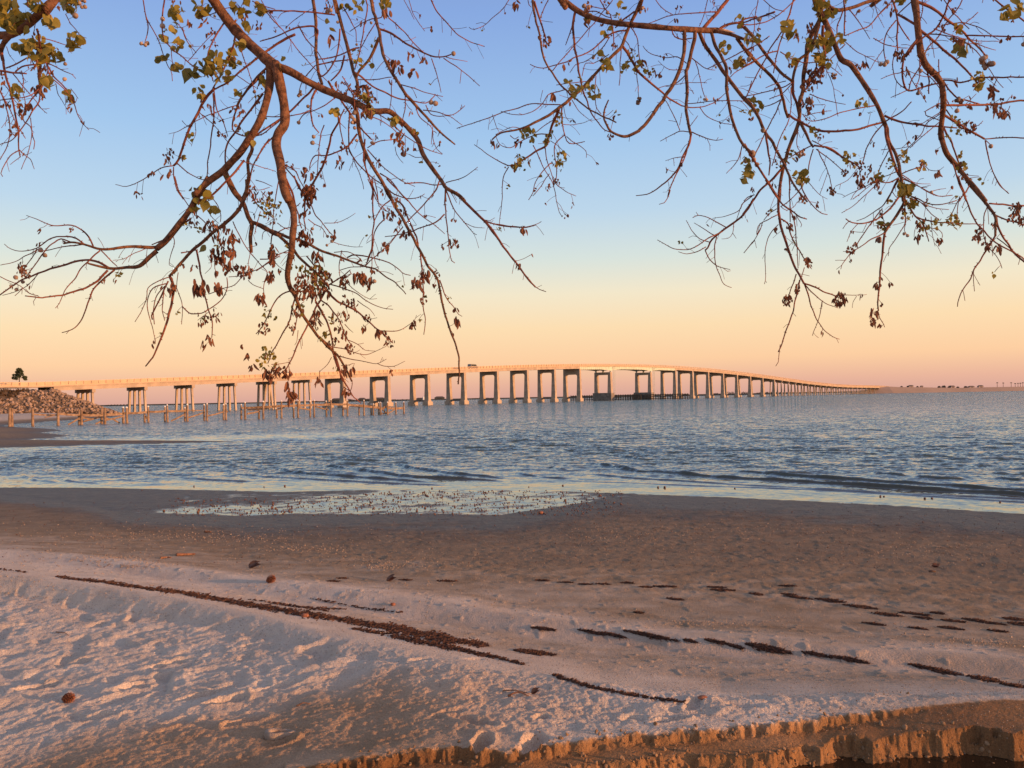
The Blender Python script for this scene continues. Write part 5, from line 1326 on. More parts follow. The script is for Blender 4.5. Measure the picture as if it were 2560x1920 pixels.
4 6 4 570,1180 680,1260 760,1330 790,1360
4 6 5 540,1110 650,1170 740,1220 800,1250
4 5 4 330,640 270,655 170,695
4 7 5 380,650 280,700 20,760
4 6 5 380,660 300,740 200,780
4 7 5 300,780 230,820 160,842
4 7 6 300,780 250,890 180,1030 100,1190 70,1280
4 6 5 370,700 370,850 350,960 300,1060 270,1130 240,1250 220,1310
4 5 4 430,1000 420,1080 425,1170 480,1220
4 7 6 540,1145 450,1190 350,1250
4 8 5 1095,985 1030,1060 970,1170 940,1280 910,1340
4 3 3 900,1330 820,1420 720,1470
4 6 5 1145,1190 1080,1310 1060,1400
4 4 3 1085,1185 1200,1175 1310,1155
4 3 3 660,1360 630,1440 600,1540
4 4 2 490,1420 560,1500 600,1540 660,1575
4 14 7 1105,910 1170,940 1240,965 1360,985 1460,995 1560,1000 1680,1010
4 14 11 345,905 440,960 540,1010 640,1035 780,1035 900,1020 1000,990 1110,965
4 9 6 1110,965 1180,925 1260,870 1325,805
4 7 5 1250,1370 1330,1340 1400,1315
4 4 2 1430,1310 1460,1340 1530,1350 1580,1315
4 5 4 1215,1350 1130,1390 1060,1400
4 10 5 1225,1405 1150,1440 1080,1440
4 6 2 1250,1380 1340,1440 1410,1450 1475,1452
4 6 3 1250,1400 1380,1470 1440,1510 1540,1550 1645,1540
4 9 8 1225,1410 1170,1510 1130,1590
4 4 3 860,1575 990,1470 1050,1420
@E 3.4
4 56 48 1330,-130 1345,-20 1360,80 1370,200 1385,330 1400,450
4 50 44 1400,430 1440,520 1520,600 1560,660
4 44 40 1560,640 1575,780 1570,900 1555,1020 1560,1100
4 40 28 1560,1090 1600,1210 1680,1310 1760,1410 1840,1500 1910,1590
8 28 15 1755,-10 1830,90 1900,170 1940,220 1985,290 1985,380 1985,440
8 12 9 1990,290 2020,400 2080,500 2150,590 2300,720
8 9 6 1985,280 2060,310 2130,330 2212,360 2300,400
8 10 10 1940,185 2020,190 2120,205 2230,205
8 11 4 1985,440 1930,530 1880,610 1820,700 1790,780 1740,850 1710,910 1690,970 1685,1000
8 4 3 1815,720 1812,790 1818,880
8 6 3 1920,210 1895,290 1890,370 1900,460 1930,530 1990,600 2020,650 2040,700
8 9 7 1690,-30 1740,100 1770,200 1820,310 1880,390 1970,480 2060,540 2140,580 2300,680
8 6 4 1785,40 1740,110 1690,170 1640,270 1600,300
8 5 4 1700,130 1690,200 1680,310
8 5 3 1970,-60 2000,0 2040,60 2092,105
8 6 4 2000,460 2100,540 2220,650
4 18 8 1150,-60 1170,-10 1200,80 1210,150 1210,280 1215,400
4 7 6 1210,170 1260,250 1310,320
4 14 14 1215,115 1290,160 1360,200
4 7 6 1315,20 1260,70 1220,110
4 8 5 1200,160 1140,240 1110,320 1105,420 1120,480
4 19 8 1360,10 1450,50 1540,100 1620,170 1720,240 1770,300 1840,360 1900,430
4 17 8 1390,235 1480,310 1570,390 1660,460 1740,540 1800,600 1850,660
4 13 8 1370,310 1300,400 1260,480 1250,590 1270,680 1300,715 1360,705 1440,680 1550,655
4 7 6 1300,710 1330,620 1400,510 1450,380 1530,300 1600,180 1700,50 1740,-40
4 11 10 1640,-40 1560,160 1500,240 1400,310 1330,380 1280,450
4 7 3 1560,200 1680,180 1760,185 1850,215 1930,260 2020,320
4 6 3 1500,230 1560,250 1640,280 1760,310 1900,325 2010,325
4 7 3 1410,270 1560,275 1700,310 1800,370 1850,420 1920,520 1980,610 2050,695
4 9 7 1750,280 1900,285 2050,290 2250,285
4 6 5 1570,-20 1640,80 1700,150 1780,230
4 5 5 1405,-20 1410,80 1385,180
4 10 8 1570,635 1640,640 1730,650 1840,620 1960,610 2100,610 2280,605
4 14 10 1580,835 1700,830 1860,825 2000,825 2100,805 2280,790
4 10 7 1580,650 1630,720 1680,770 1780,800 1860,820
4 15 11 1580,905 1680,970 1760,1020 1830,1060 1900,1100
4 7 7 1900,1100 1990,1090 2100,1088 2280,1090
4 8 3 1905,1110 1930,1230 1970,1370 2020,1470 2092,1528
4 5 4 1910,1110 1950,1145
4 12 7 1575,1010 1630,1110 1670,1200 1700,1290 1740,1400
4 8 7 1650,1290 1680,1390 1720,1500 1760,1590
4 7 6 1785,1450 1740,1530 1700,1590
4 6 5 1560,810 1480,850 1430,880 1440,910 1550,950
4 5 3 1245,570 1150,595 1080,622
4 5 5 1200,385 1175,480 1180,570 1220,660 1290,710
4 5 3 1290,710 1230,740 1160,770
4 5 4 1020,300 1100,345 1200,370 1290,380
4 6 5 1390,450 1385,600 1360,690
4 4 4 1280,520 1330,640 1400,740 1440,810
4 6 5 1535,470 1545,600
4 9 7 1445,520 1460,640 1460,740
4 5 4 1410,560 1500,640 1560,720 1620,820
4 4 3 1560,560 1480,600 1400,600 1300,560
4 4 3 1100,390 1040,480 985,562
4 9 9 1950,-30 2060,60 2150,120 2250,200
4 5 4 1570,890 1450,970 1400,1060 1330,1140 1270,1195
4 5 4 1560,950 1450,1040 1370,1110 1310,1170
4 5 3 1560,880 1450,950 1370,995
4 4 3 1810,1005 1850,990 1888,952
4 4 3 1700,1240 1730,1215
4 8 6 1600,870 1640,930 1700,1000 1800,1040
4 4 3 1690,830 1685,850
4 5 4 1850,100 1750,180 1650,250
4 4 3 1880,340 1780,345 1650,330
4 5 3 1800,330 1900,370 1990,395
4 5 4 2000,620 1970,690 1940,720
4 4 3 2100,835 2090,870 2080,880
"""
CO = {1: (0, 0), 2: (640, 0), 3: (1180, 0), 4: (1860, 0), 5: (0, 450), 6: (640, 450), 7: (1180, 450), 8: (1860, 450), 9: (600, 850)}
KS = .31646
def cp(c, x, y): return (CO[c][0] + x * KS, CO[c][1] + y * KS)
BL = {'A': 'branch at the top left corner with a thick limb and large green leaves', 'B': 'biggest bare branch, forking low over the left half of the bridge with many dried leaves',
      'C': 'branch reaching in from the top centre with a long horizontal limb and a U-shaped twig', 'D': 'branch right of centre hanging lowest over the far bridge end, with dark curled leaves',
      'E': 'thick branch at the top right that bends down toward the right edge'}
def catmull(P, step=7.0):
    P = np.asarray(P, float); Q = [P[0]]
    E = np.vstack([2 * P[0] - P[1], P, 2 * P[-1] - P[-2]])
    for i in range(1, len(E) - 2):
        p0, p1, p2, p3 = E[i - 1], E[i], E[i + 1], E[i + 2]; n = max(1, int(np.linalg.norm((p2 - p1)[:2]) / step))
        for k in range(1, n + 1):
            t = k / n; Q.append(.5 * ((2 * p1) + (-p0 + p2) * t + (2 * p0 - 5 * p1 + 4 * p2 - p3) * t * t + (-p0 + 3 * p1 - 3 * p2 + p3) * t ** 3))
    return np.array(Q)
tr_ = np.random.default_rng(11)
GR = {}; cur = None; SIDE = []
for ln in TW.strip().split('\n'):
    if ln[0] == '@':
        k, d0 = ln[1:].split(); cur = GR[k] = dict(d0=float(d0), px=np.zeros((0, 2)), dep=np.zeros(0), big=MB(), tw=MB()); continue
    q = ln.split(); c, w0, w1 = int(q[0]), float(q[1]), float(q[2])
    P = np.array([cp(c, *map(float, s.split(','))) for s in q[3:]])
    for e0, e1 in ((0, 1), (-1, -2)):                 # limbs go on toward the trunk above and beside the frame
        if (P[e0][1] < -5 or P[e0][0] > 2575 or P[e0][0] < -15) and (e0 == 0 or P[e0][1] < -5):
            v_ = P[e0] - P[e1]; v_ = v_ / np.linalg.norm(v_) * (650 if w0 >= 20 else 220) + (np.array([0, -120.0]) if w0 >= 20 else 0)
            P = np.vstack([P[0] + v_, P]) if e0 == 0 else np.vstack([P, P[-1] + v_])
    C_ = catmull(P); L = np.concatenate([[0], np.cumsum(np.linalg.norm(np.diff(C_, axis=0), axis=1))])
    s = L / L[-1]; W_ = (w0 + (w1 - w0) * s) * KS
    if w0 < 30: C_ = C_ + np.stack([vn(L / 19, L * 0 + len(cur['px']) * .37, 5), vn(L / 19, L * 0 + len(cur['px']) * .37, 6)], -1) * (1.3 if w0 > 8 else 1.0)
    anchor, ia = cur['d0'] + tr_.normal(0, .12), 0
    if len(cur['px']):
        bestd = 1e9
        for ii in (0, len(C_) - 1):
            dd = np.hypot(*(cur['px'] - C_[ii]).T); j = dd.argmin()
            if dd[j] < bestd: bestd = dd[j]; anchor_, ia_ = cur['dep'][j], ii
        if bestd < 22: anchor, ia = anchor_, ia_
    dirn = (L - L[ia]) / 260.0
    sl_ = tr_.uniform(-.32, .32) if w0 < 30 else tr_.uniform(-.12, .12)
    dep = anchor + np.abs(dirn) * sl_ + .05 * np.sin(L / 60 + tr_.uniform(0, 6)) * np.minimum(1, np.abs(dirn) * 3)
    dep = np.clip(dep, 2.6, 5.2)
    pts = np.array([PD(x, y, d) for (x, y), d in zip(C_, dep)])
    rad = W_ / 2 / F * dep; rad = rad * (1 + (.07 if w0 < 30 else .11) * vn(L / (11 if w0 < 30 else 17), L * 0 + 3.3, 9)) * (1.04 if w0 > 24 else 1.28) + .0003
    cur['px'] = np.vstack([cur['px'], C_]); cur['dep'] = np.concatenate([cur['dep'], dep])
    big = w0 >= 20
    (cur['big'] if big else cur['tw']).tube(pts, rad, 10 if w0 > 24 else (7 if w0 > 12 else 5))
    # fine side twiglets
    if L[-1] > 40:
        for _ in range(int(L[-1] / (62 if w0 < 30 else 45))):
            i = int(tr_.integers(2, len(pts) - 1)); sd = tr_.choice([-1, 1]); tp = C_[min(i + 1, len(C_) - 1)] - C_[i - 1]; tp = tp / (np.linalg.norm(tp) + 1e-6)
            ang = sd * tr_.uniform(.5, 1.2); ll = tr_.uniform(8, 34) * (1.3 if w0 > 10 else 1); dv = np.array([tp[0] * math.cos(ang) - tp[1] * math.sin(ang), tp[0] * math.sin(ang) + tp[1] * math.cos(ang)])
            if 690 < C_[i][1]: ll *= .6
            q1 = C_[i] + dv * ll * .5; q2 = q1 + (dv + [0, tr_.uniform(-.4, .7)]) * ll * .5; dz = tr_.normal(0, .02, 2)
            cur['tw'].tube(catmull(np.array([pts[i], PD(*q1, dep[i] + dz[0]), PD(*q2, dep[i] + dz[1])]), .012), .0010, 4, cap=False)
            if tr_.random() < .45: SIDE.append((cur, q2, dep[i] + dz[1]))
    # buds and leaf scars along the twig
    T_ = np.gradient(pts, axis=0); T_ /= np.linalg.norm(T_, axis=1)[:, None]
    nb = int(L[-1] / (15 if w0 < 30 else 40))
    for _ in range(nb):
        i = tr_.integers(1, len(pts) - 1) if len(pts) > 2 else 0
        v = tr_.normal(size=3); v -= T_[i] * v.dot(T_[i]); v /= np.linalg.norm(v); r_ = rad[i]
        ln_ = tr_.uniform(.003, .007) + r_ * .25; b0 = pts[i] + v * r_ * .7; e_ = b0 + v * ln_ + T_[i] * ln_ * .5
        u_ = np.cross(v, T_[i]) * min(r_ * .8, .0035) + 1e-6; a_ = T_[i] * min(r_ * .9, .004)
        (cur['big'] if big else cur['tw']).add([b0 + u_, b0 - u_, b0 + a_, b0 - a_, e_], [[0, 2, 4], [2, 1, 4], [1, 3, 4], [3, 0, 4]])
def depth_at(g, p, rad=40):
    dd = np.hypot(*(g['px'] - np.array(p)).T); j = dd.argmin(); return g['dep'][j], dd[j], g['px'][j]
def frame(seed_):
    a = tr_.normal(size=3); a /= np.linalg.norm(a); return a
# leaf shapes ----------------------------------------------------------------
def leaf_fresh(mb, base, dirv, nrm, L):
    d = dirv / np.linalg.norm(dirv); s_ = np.cross(d, nrm); s_ /= np.linalg.norm(s_) + 1e-9; n = np.cross(s_, d)
    prof_ = [(0, 0), (.12, .27), (.34, .40), (.58, .31), (.80, .10), (1.0, 0)]; cup_ = tr_.uniform(.05, .30); curl = tr_.uniform(-.25, .35)
    mid_ = [base + d * t * L + n * curl * L * t * t for t, _ in prof_]
    co = list(mid_); fa = []
    for sg in (-1, 1):
        st = len(co)
        for i, (t, w_) in enumerate(prof_[1:-1], 1): co.append(mid_[i] + s_ * sg * w_ * L * (1 + tr_.uniform(-.12, .12)) + n * cup_ * w_ * L)
        idx = [st + i for i in range(4)]
        q = [[0, 1, idx[0]]] + [[i + 1, i + 2, idx[i + 1], idx[i]] for i in range(3)] + [[4, 5, idx[3]]]
        fa += [f if sg > 0 else f[::-1] for f in q]
    mb.add(co, fa)
def leaf_dry(mb, base, L, wd):
    n = 5; d = np.array([tr_.normal(0, .28), tr_.normal(0, .28), -1.0]); d /= np.linalg.norm(d); a = tr_.uniform(0, 6.28); tw = tr_.uniform(-1.6, 1.6)
    co = []; bend = tr_.normal(0, .3, 3) * L
    for i in range(n):
        t = i / (n - 1); w_ = wd * math.sin(math.pi * min(.97, .12 + .85 * t)) ** .8 * (1.0 if i < n - 1 else .25)
        ang = a + tw * t; sd_ = np.array([math.cos(ang), math.sin(ang), .2 * math.sin(ang * 3)]); up_ = np.array([-math.sin(ang), math.cos(ang), 0])
        c = base + d * L * t + bend * t * t * .5
        co += [c - sd_ * w_ + up_ * w_ * .6, c - up_ * w_ * .25, c + sd_ * w_ + up_ * w_ * .5]
    fa = []
    for i in range(n - 1):
        for k in range(2): p = i * 3 + k; fa.append([p, p + 1, p + 4, p + 3])
    mb.add(co, fa)
ico = None
def ball(mb, c, r_):
    global ico
    if ico is None:
        import bmesh
        bm = bmesh.new(); bmesh.ops.create_icosphere(bm, subdivisions=2, radius=1); ico = (np.array([v.co for v in bm.verts]), [[v.index for v in f.verts] for f in bm.faces]); bm.free()
    a = np.arctan2(ico[0][:, 1], ico[0][:, 0]); k = 1 + .07 * np.cos(3 * a + c[0] * 50); R_ = np.linalg.qr(tr_.normal(size=(3, 3)))[0]
    mb.add((ico[0] * k[:, None] * [1, 1, .95]) @ R_ * r_ + c, ico[1])
GREEN = """1 A 40,60,110,22,1 150,170,100,18,1 60,170,80,12,1 300,40,70,9,1 560,30,80,14,1 400,190,60,6,1 180,370,60,7,1 300,400,110,20,1 380,430,80,10,1 450,470,45,4,1 590,300,60,8,1 560,370,40,4,1 380,640,40,4,1 545,770,35,3,1 130,740,60,5,.9 230,430,60,6,1
1 B 1250,310,40,2,.9 1320,310,30,2,.9 1400,360,50,5,1 1290,470,60,4,1 1400,530,40,3,1 1490,610,35,2,1.4 1600,540,80,12,1 1700,500,90,12,1 1820,480,80,11,1 1700,600,80,9,1 1580,730,60,6,1 1800,600,50,5,1 1590,60,70,9,1 1410,110,60,9,1 1380,210,50,4,.9 1900,60,80,11,1 2040,80,50,6,1 1900,370,50,4,1 1940,210,40,3,1 1880,740,35,4,.7 1940,1060,45,2,1 2010,1130,30,1,1 1510,1080,35,6,.5 1450,1250,30,4,.5
5 B 1510,90,25,1,1 1580,120,60,6,1 1620,170,50,5,1 1690,250,40,4,.8 1520,220,35,3,1 1610,560,25,1,1 2110,220,60,9,.5
2 B 20,80,40,4,1 210,470,20,1,.9 600,220,25,1,1.3 570,160,25,1,1 770,120,25,1,1.2 720,50,60,7,1 800,40,50,5,1 1010,30,60,8,1 790,440,60,7,.8 910,330,45,4,.7 880,520,50,4,.8 890,870,40,4,.9 1090,960,45,7,.6 1260,1050,30,4,.6 620,890,45,6,.6 860,800,60,8,.7 180,560,30,2,1 60,640,40,5,.7
6 B 110,230,110,22,.45 270,520,40,7,.5 480,760,90,34,.45 490,870,60,14,.5 540,1240,40,5,.6 600,1110,35,5,.5 90,1440,90,22,.45 100,1340,60,8,.4 370,700,40,5,.5 300,690,30,3,.4 330,1030,60,8,.35 80,1050,50,7,.4 130,1100,40,4,.4
3 C 1070,240,50,5,.9 1030,450,60,7,.9 1060,540,50,5,.9 760,650,35,2,1 790,725,55,5,1 880,670,70,8,.8 950,720,60,8,.6 1000,740,40,4,.5 1160,145,45,6,.6 910,150,40,4,.7 1270,420,50,10,.4 1330,540,70,12,.7 1220,545,50,6,.6 440,1070,70,13,.8 680,930,60,10,.4 690,980,40,4,.4 610,1070,40,6,.5 590,1130,25,4,.9 690,1250,65,12,.5 400,1280,75,14,.55 340,1310,35,5,.7 690,1320,40,6,.4 2000,375,60,6,.8 2100,500,50,5,.8 2150,480,40,3,.8 2190,300,35,3,.9 2110,170,50,6,.6 1180,50,40,4,.6 2170,1280,50,6,.6 2150,1400,45,5,.7 550,1390,20,2,.4 1400,560,50,6,.4
4 D 600,40,60,10,1 620,110,60,9,1 690,100,40,5,.8 350,210,40,4,1 340,290,30,3,.9 400,275,40,3,.7 380,465,50,6,.8 110,310,35,3,.6 30,310,50,3,1 760,310,50,6,.9 640,340,80,14,.9 600,420,80,12,.9 640,480,60,8,.7 530,350,50,5,.8 80,850,75,14,.7 40,1370,55,9,.7 450,1410,65,10,.8 930,820,50,8,.6 1260,1240,60,10,.5 1150,1290,45,8,.4 870,1270,60,10,.5 800,1230,40,6,.6 1060,1410,60,12,.5 1270,1510,55,9,1 560,1040,45,9,.5 300,1270,50,9,.4 310,1090,25,4,.4 1400,1310,50,9,.4 400,1220,40,5,.4
4 E 1720,390,60,6,.9 1710,225,50,7,.5 1840,600,60,11,.4 1870,670,50,7,.6 2080,110,60,9,.8 2170,60,50,6,.8 1690,1010,70,12,.35 1720,1320,50,12,.4 1250,-5,40,4,.9 1715,1230,25,4,.4 1660,940,30,4,.4
8 D 1265,85,60,9,1 1320,200,60,16,.5 1300,270,40,6,.5 1100,355,50,8,.5 1420,360,50,8,.4 1530,340,50,11,.4 1650,320,65,12,.5 1690,355,40,5,.5 1150,180,25,5,.4 450,10,50,6,.9"""
DRY = """1 A 310,740,55,14,1 200,880,50,9,1 120,1040,50,10,1 330,560,40,10,.8 270,520,40,5,.8 560,830,35,5,.8 40,690,30,3,.8 10,600,30,4,.8 450,70,20,1,1.2 0,830,30,4,1
1 B 1330,1210,40,12,.7 1340,1280,35,8,.8 1650,870,45,6,1 1880,890,55,12,1 1730,1070,25,2,1.1 1290,1400,12,1,1 1330,1390,10,1,1.2 1345,1350,10,1,.8 1600,170,40,4,1.4 1490,200,30,3,1 1390,20,40,5,.8 1660,270,40,7,.7 1700,340,30,5,.5 1900,150,40,5,1 2030,210,30,3,1 2060,640,60,8,.8 1200,1380,25,3,.8 1440,1250,25,4,.6 1210,1385,20,2,.7
2 B 600,320,20,3,1.8 1035,115,30,4,1 590,50,50,8,1 20,200,25,3,1 1090,520,40,6,1.2 1135,555,25,3,1 1240,590,25,3,1.3 1220,435,25,3,1.1 1320,485,25,3,1 1065,640,15,2,1 670,1290,40,8,1.2 400,1390,45,10,1.1 1130,1090,45,10,1 1170,1195,35,6,.9 675,1160,22,4,1 720,1200,15,2,1 430,1530,60,24,1.2 690,680,50,8,.9 930,760,40,6,.6 960,1280,40,10,.6 850,760,80,22,.7 790,740,70,20,.7 740,790,60,12,.7 860,900,50,10,.8 250,220,15,2,.8 260,1330,40,6,.6 860,1270,20,4,.8 530,1400,20,3,.6 850,190,20,3,1 1155,980,20,3,.8
5 B 1650,380,45,10,1.2 1530,310,45,9,1 1760,440,80,26,1.3 1720,600,60,22,1.3 1810,690,50,14,1.3 1800,560,50,12,1.2 1940,730,50,26,.9 1580,860,50,9,2.0 1720,870,35,7,1.4 1720,760,20,3,1.1 1530,690,25,3,1.1 2140,765,35,7,1.2 2060,950,40,7,1.4 1600,1110,45,12,.7 1700,1080,45,10,.8 1660,1270,30,4,1.6 1630,1310,25,3,1.3 1355,870,30,9,1.2 1870,480,15,2,1 2145,560,30,12,1.1 2150,660,25,8,1 490,490,14,2,1.2 170,700,40,14,.8 205,745,30,8,.7 1835,600,30,6,1.3 1990,110,50,10,1 2110,120,40,7,.9 2050,150,20,3,.8 2150,290,50,10,.7 1490,370,15,2,.6 1460,680,20,3,.7
6 B 390,470,55,26,1.3 420,110,50,18,1.2 410,190,35,8,1.1 395,270,35,7,1 470,620,35,10,1.4 130,610,30,10,1.2 120,770,25,6,1.3 190,715,15,2,1 40,960,35,6,1.3 440,800,110,44,.85 520,800,80,30,.8 370,880,70,34,.9 450,900,60,22,.9 550,880,40,12,1 720,960,50,16,.8 775,1005,30,6,1.1 880,1090,30,6,1 845,1170,20,4,1.2 970,1230,25,5,1.4 1055,1285,35,14,.7 745,1340,38,18,.6 700,1230,25,7,.9 640,1190,22,5,1 660,1110,60,14,.8 460,1090,50,12,1.2 490,1060,35,6,1.1 465,1150,25,4,1 330,1040,40,12,.7 285,1160,30,8,.6 820,780,40,10,1.5 900,830,35,6,1.4 870,800,35,6,1.2 930,720,30,5,.8 1045,270,45,12,1.2 1190,430,30,7,1.3 1020,540,30,9,1 1135,345,22,4,1 1160,250,30,5,1 1560,510,38,16,.9 1275,830,40,9,1.5 1340,770,35,10,1.4 1585,1130,28,6,1.5 1570,1035,18,4,.8 1250,1150,30,8,1 2110,410,22,8,1 2080,690,18,4,.8 1320,960,20,5,.8 60,1180,45,12,.8 240,1530,40,8,.9 150,1540,30,6,.8 170,1480,20,4,.8 700,800,30,8,1 810,640,15,3,.8 680,630,15,3,.6 610,430,25,5,1 695,830,35,10,.9 1430,760,25,4,.6 620,1270,15,3,.8
9 B 90,230,22,5,1.4 220,300,30,9,1.6 400,450,32,9,1.8 275,250,22,4,1.5 630,335,25,5,1.3 820,240,25,6,1.4 875,250,22,4,1.4 835,430,25,7,1.3 368,380,12,3,1.6 60,140,12,3,1.2 12,60,10,2,1.2 730,20,40,6,.8 350,255,20,3,1
3 C 722,530,12,3,1.3 635,770,12,4,1.6 760,500,10,1,.9 785,490,8,1,.9 570,330,45,14,1 335,50,25,7,1.2 170,1135,25,5,1.3 205,1150,12,2,1 365,1130,22,6,1.1 1400,590,18,3,.9 1445,580,14,2,.9 1480,600,20,5,.8 1330,490,40,8,1 900,60,40,8,.8 900,180,30,5,.8 660,1440,32,12,.7 605,1490,18,4,1.2 1125,370,22,6,.8 1090,1080,18,6,.6 370,0,20,2,.8 1360,80,30,5,.7 700,1220,15,3,.8 455,1290,10,2,.8 325,1350,12,2,.8 1050,20,25,4,.7 2130,480,20,3,1 640,1300,20,3,.6 1035,200,15,2,1
4 D 530,235,45,16,.9 560,590,60,22,1.1 500,690,45,12,1 600,570,40,10,1.1 510,820,40,12,1.2 370,520,14,3,1 395,515,14,2,.8 950,520,16,4,1.2 905,95,14,3,1 410,290,16,3,1.2 470,300,8,1,.8 620,890,14,3,1 1780,840,18,3,.8 460,1210,25,5,.7 55,950,20,4,.8 60,1510,18,3,.8 940,1350,65,22,.7 1040,1430,40,10,.7 1055,1480,15,3,1 910,1460,30,8,1 895,1390,25,6,.8 790,1365,25,9,.6 520,960,40,6,.6 600,1090,25,5,.5 840,1320,25,4,.7 1150,1300,30,5,.5 500,880,20,5,1 560,640,50,10,1 270,1290,40,8,.6 340,1290,20,4,.6
4 E 1180,100,25,6,1 1235,440,40,12,.9 1720,330,25,7,.9 1945,710,28,4,1.7 1960,770,20,3,1.5 2010,880,40,10,1.2 2072,910,22,6,1.2 1790,1010,45,18,.8 1530,1375,20,6,1 1840,660,30,6,.8 1740,1400,25,7,.6 1410,1300,28,7,.6 2090,300,15,5,.5 2030,320,8,2,.5 1140,40,30,5,.7 1550,220,20,5,.7 1660,320,20,3,.8 1920,860,15,4,.7 1980,850,40,6,.7 1690,800,30,6,.5 1720,1320,30,8,.6 1290,570,20,4,.7
8 D 345,958,38,26,.75 765,950,48,40,.85 500,662,32,16,.8 360,375,22,9,.7 395,302,18,5,.6 460,145,25,9,.7 248,400,10,3,1 690,92,30,12,.6 425,870,25,8,.9 1030,1055,25,7,1 1015,1125,25,7,1 1077,1160,8,2,.8 1045,845,24,7,.9 1078,795,16,4,.6 842,560,28,14,.6 1378,460,20,5,1.1 1545,490,18,5,1 880,520,18,5,.5 1400,365,40,12,.8 1080,380,25,4,.8 1070,470,14,3,.9 1250,235,18,4,.8
8 E 1828,460,14,3,1 1860,470,16,4,1 1915,490,35,10,.6 2005,555,18,5,1.2 1925,550,16,4,.8 2140,230,45,18,.7 2180,320,45,18,.7 2120,310,30,6,.7 1855,415,25,5,.5"""
BER = """1 A 515,505,1,1 510,625,1,1 655,30,5,1 595,125,1,1.5
1 B 1140,340,3,1.1 2010,725,1,1.1 1285,150,1,1.3 1285,205,1,1.5 1880,1010,4,1 1975,505,1,.9
2 B 340,735,3,1 337,968,1,1.2 455,1080,1,1.1 447,1128,1,1.3 928,1110,3,1 795,352,1,1.1 1560,422,1,1 1395,840,2,1.1 590,100,2,1.2 645,175,1,1.2 780,910,3,1.1 765,960,4,1.1 785,1020,2,1 910,180,1,1.1 1180,1212,2,1 795,1110,1,.9 410,840,1,1
3 C 1315,798,6,.9 1848,772,3,.8 965,465,2,1 1340,78,3,1 905,55,3,1.1 1070,100,1,1 262,1322,1,.6
4 D 710,600,7,.75 1105,510,2,1 450,1220,8,.9 450,770,1,1.5 500,790,2,1.6 150,1030,1,1.4 65,1215,1,2.0 72,1290,2,1.5 15,1270,1,1.5 700,1510,3,.8 670,1045,1,.8 790,1388,1,.8 1130,490,1,1.1 120,150,1,1 40,470,1,1.2
4 E 1920,490,9,1.1 1700,805,8,.8 1683,875,1,1 1075,1525,1,1 1375,737,1,.8 1950,1155,1,1 1960,625,1,.7 2210,350,1,1.1 1395,560,1,1
5 B 320,553,1,1.4 355,595,1,1.3 125,770,1,1.4 180,805,1,1.2 130,865,1,1.2 200,735,1,1
6 B 600,482,1,1.1 565,445,1,.9 445,385,1,1 935,800,1,1.3 295,1195,2,.7 560,515,1,.9
8 D 1480,97,1,.9 1440,203,1,.8 1265,425,1,.8 1292,440,1,.8 1070,482,1,1.1 1075,103,1,1 480,182,1,.7 445,150,1,.8 1250,300,1,.8
8 E 2180,240,2,1"""
for g in GR: GR[g].update(gl=MB(), dl=MB(), br=[])
def clusters(txt, nf):
    for ln in txt.split('\n'):
        q = ln.split(); c, g = int(q[0]), q[1]
        for it in q[2:]:
            v = [float(a) for a in it.split(',')]; yield GR[g], cp(c, v[0], v[1]), v[2:]
for g, (px, py), (rad, n, sc) in clusters(GREEN, 5):
    d0, dist, near_p = depth_at(g, (px, py)); rad *= KS
    for _ in range(int(n * (1.5 if sc > .6 else 1.7))):
        a = tr_.uniform(0, 6.28); r_ = rad * math.sqrt(tr_.random()) * .9; d = d0 + tr_.normal(0, .03)
        b = PD(px + math.cos(a) * r_, py + math.sin(a) * r_, d); dr = np.array([tr_.normal(0, .6), tr_.normal(0, .6), tr_.normal(-.55, .6)])
        L = tr_.uniform(.028, .054) * sc; ctr = dr / np.linalg.norm(dr) * L * .5
        leaf_fresh(g['gl'], b - ctr, dr, tr_.normal(size=3), L)
        if sc > .8 and tr_.random() < .5:
            e = PD(px, py, d0); g['tw'].tube([b - ctr, (b - ctr) * .6 + e * .4 + [0, 0, .008], e], [.0007, .0008, .001], 4, cap=False)
for g, (px, py), (rad, n, sc) in clusters(DRY, 5):
    d0, dist, near_p = depth_at(g, (px, py)); rad *= KS
    for _ in range(int(n * 1.45)):
        a = tr_.uniform(0, 6.28); r_ = rad * math.sqrt(tr_.random()) * 1.15; d = d0 + tr_.normal(0, .03)
        b = PD(px + math.cos(a) * r_, py + math.sin(a) * r_, d); L = tr_.uniform(.013, .029) * sc
        leaf_dry(g['dl'], b + np.array([0, 0, L * .5]), L, tr_.uniform(.0035, .0078) * (.5 + .5 * sc))
    if dist > 4 and dist < 30:
        e = PD(near_p[0], near_p[1], d0); b = PD(px, py - rad * .6, d0); g['tw'].tube([e, (e + b) / 2 + [0, 0, -.004], b], [.0010, .0008, .0007], 4, cap=False)
for g, q, d in SIDE:
    k = tr_.random()
    for _ in range(int(tr_.integers(1, 5))):
        b = PD(q[0] + tr_.normal(0, 3), q[1] + tr_.normal(0, 3), d)
        if k < .45: leaf_dry(g['dl'], b, tr_.uniform(.010, .022), tr_.uniform(.003, .006))
        elif k < .62: leaf_fresh(g['gl'], b, tr_.normal(size=3) + [0, 0, -.4], tr_.normal(size=3), tr_.uniform(.010, .020))
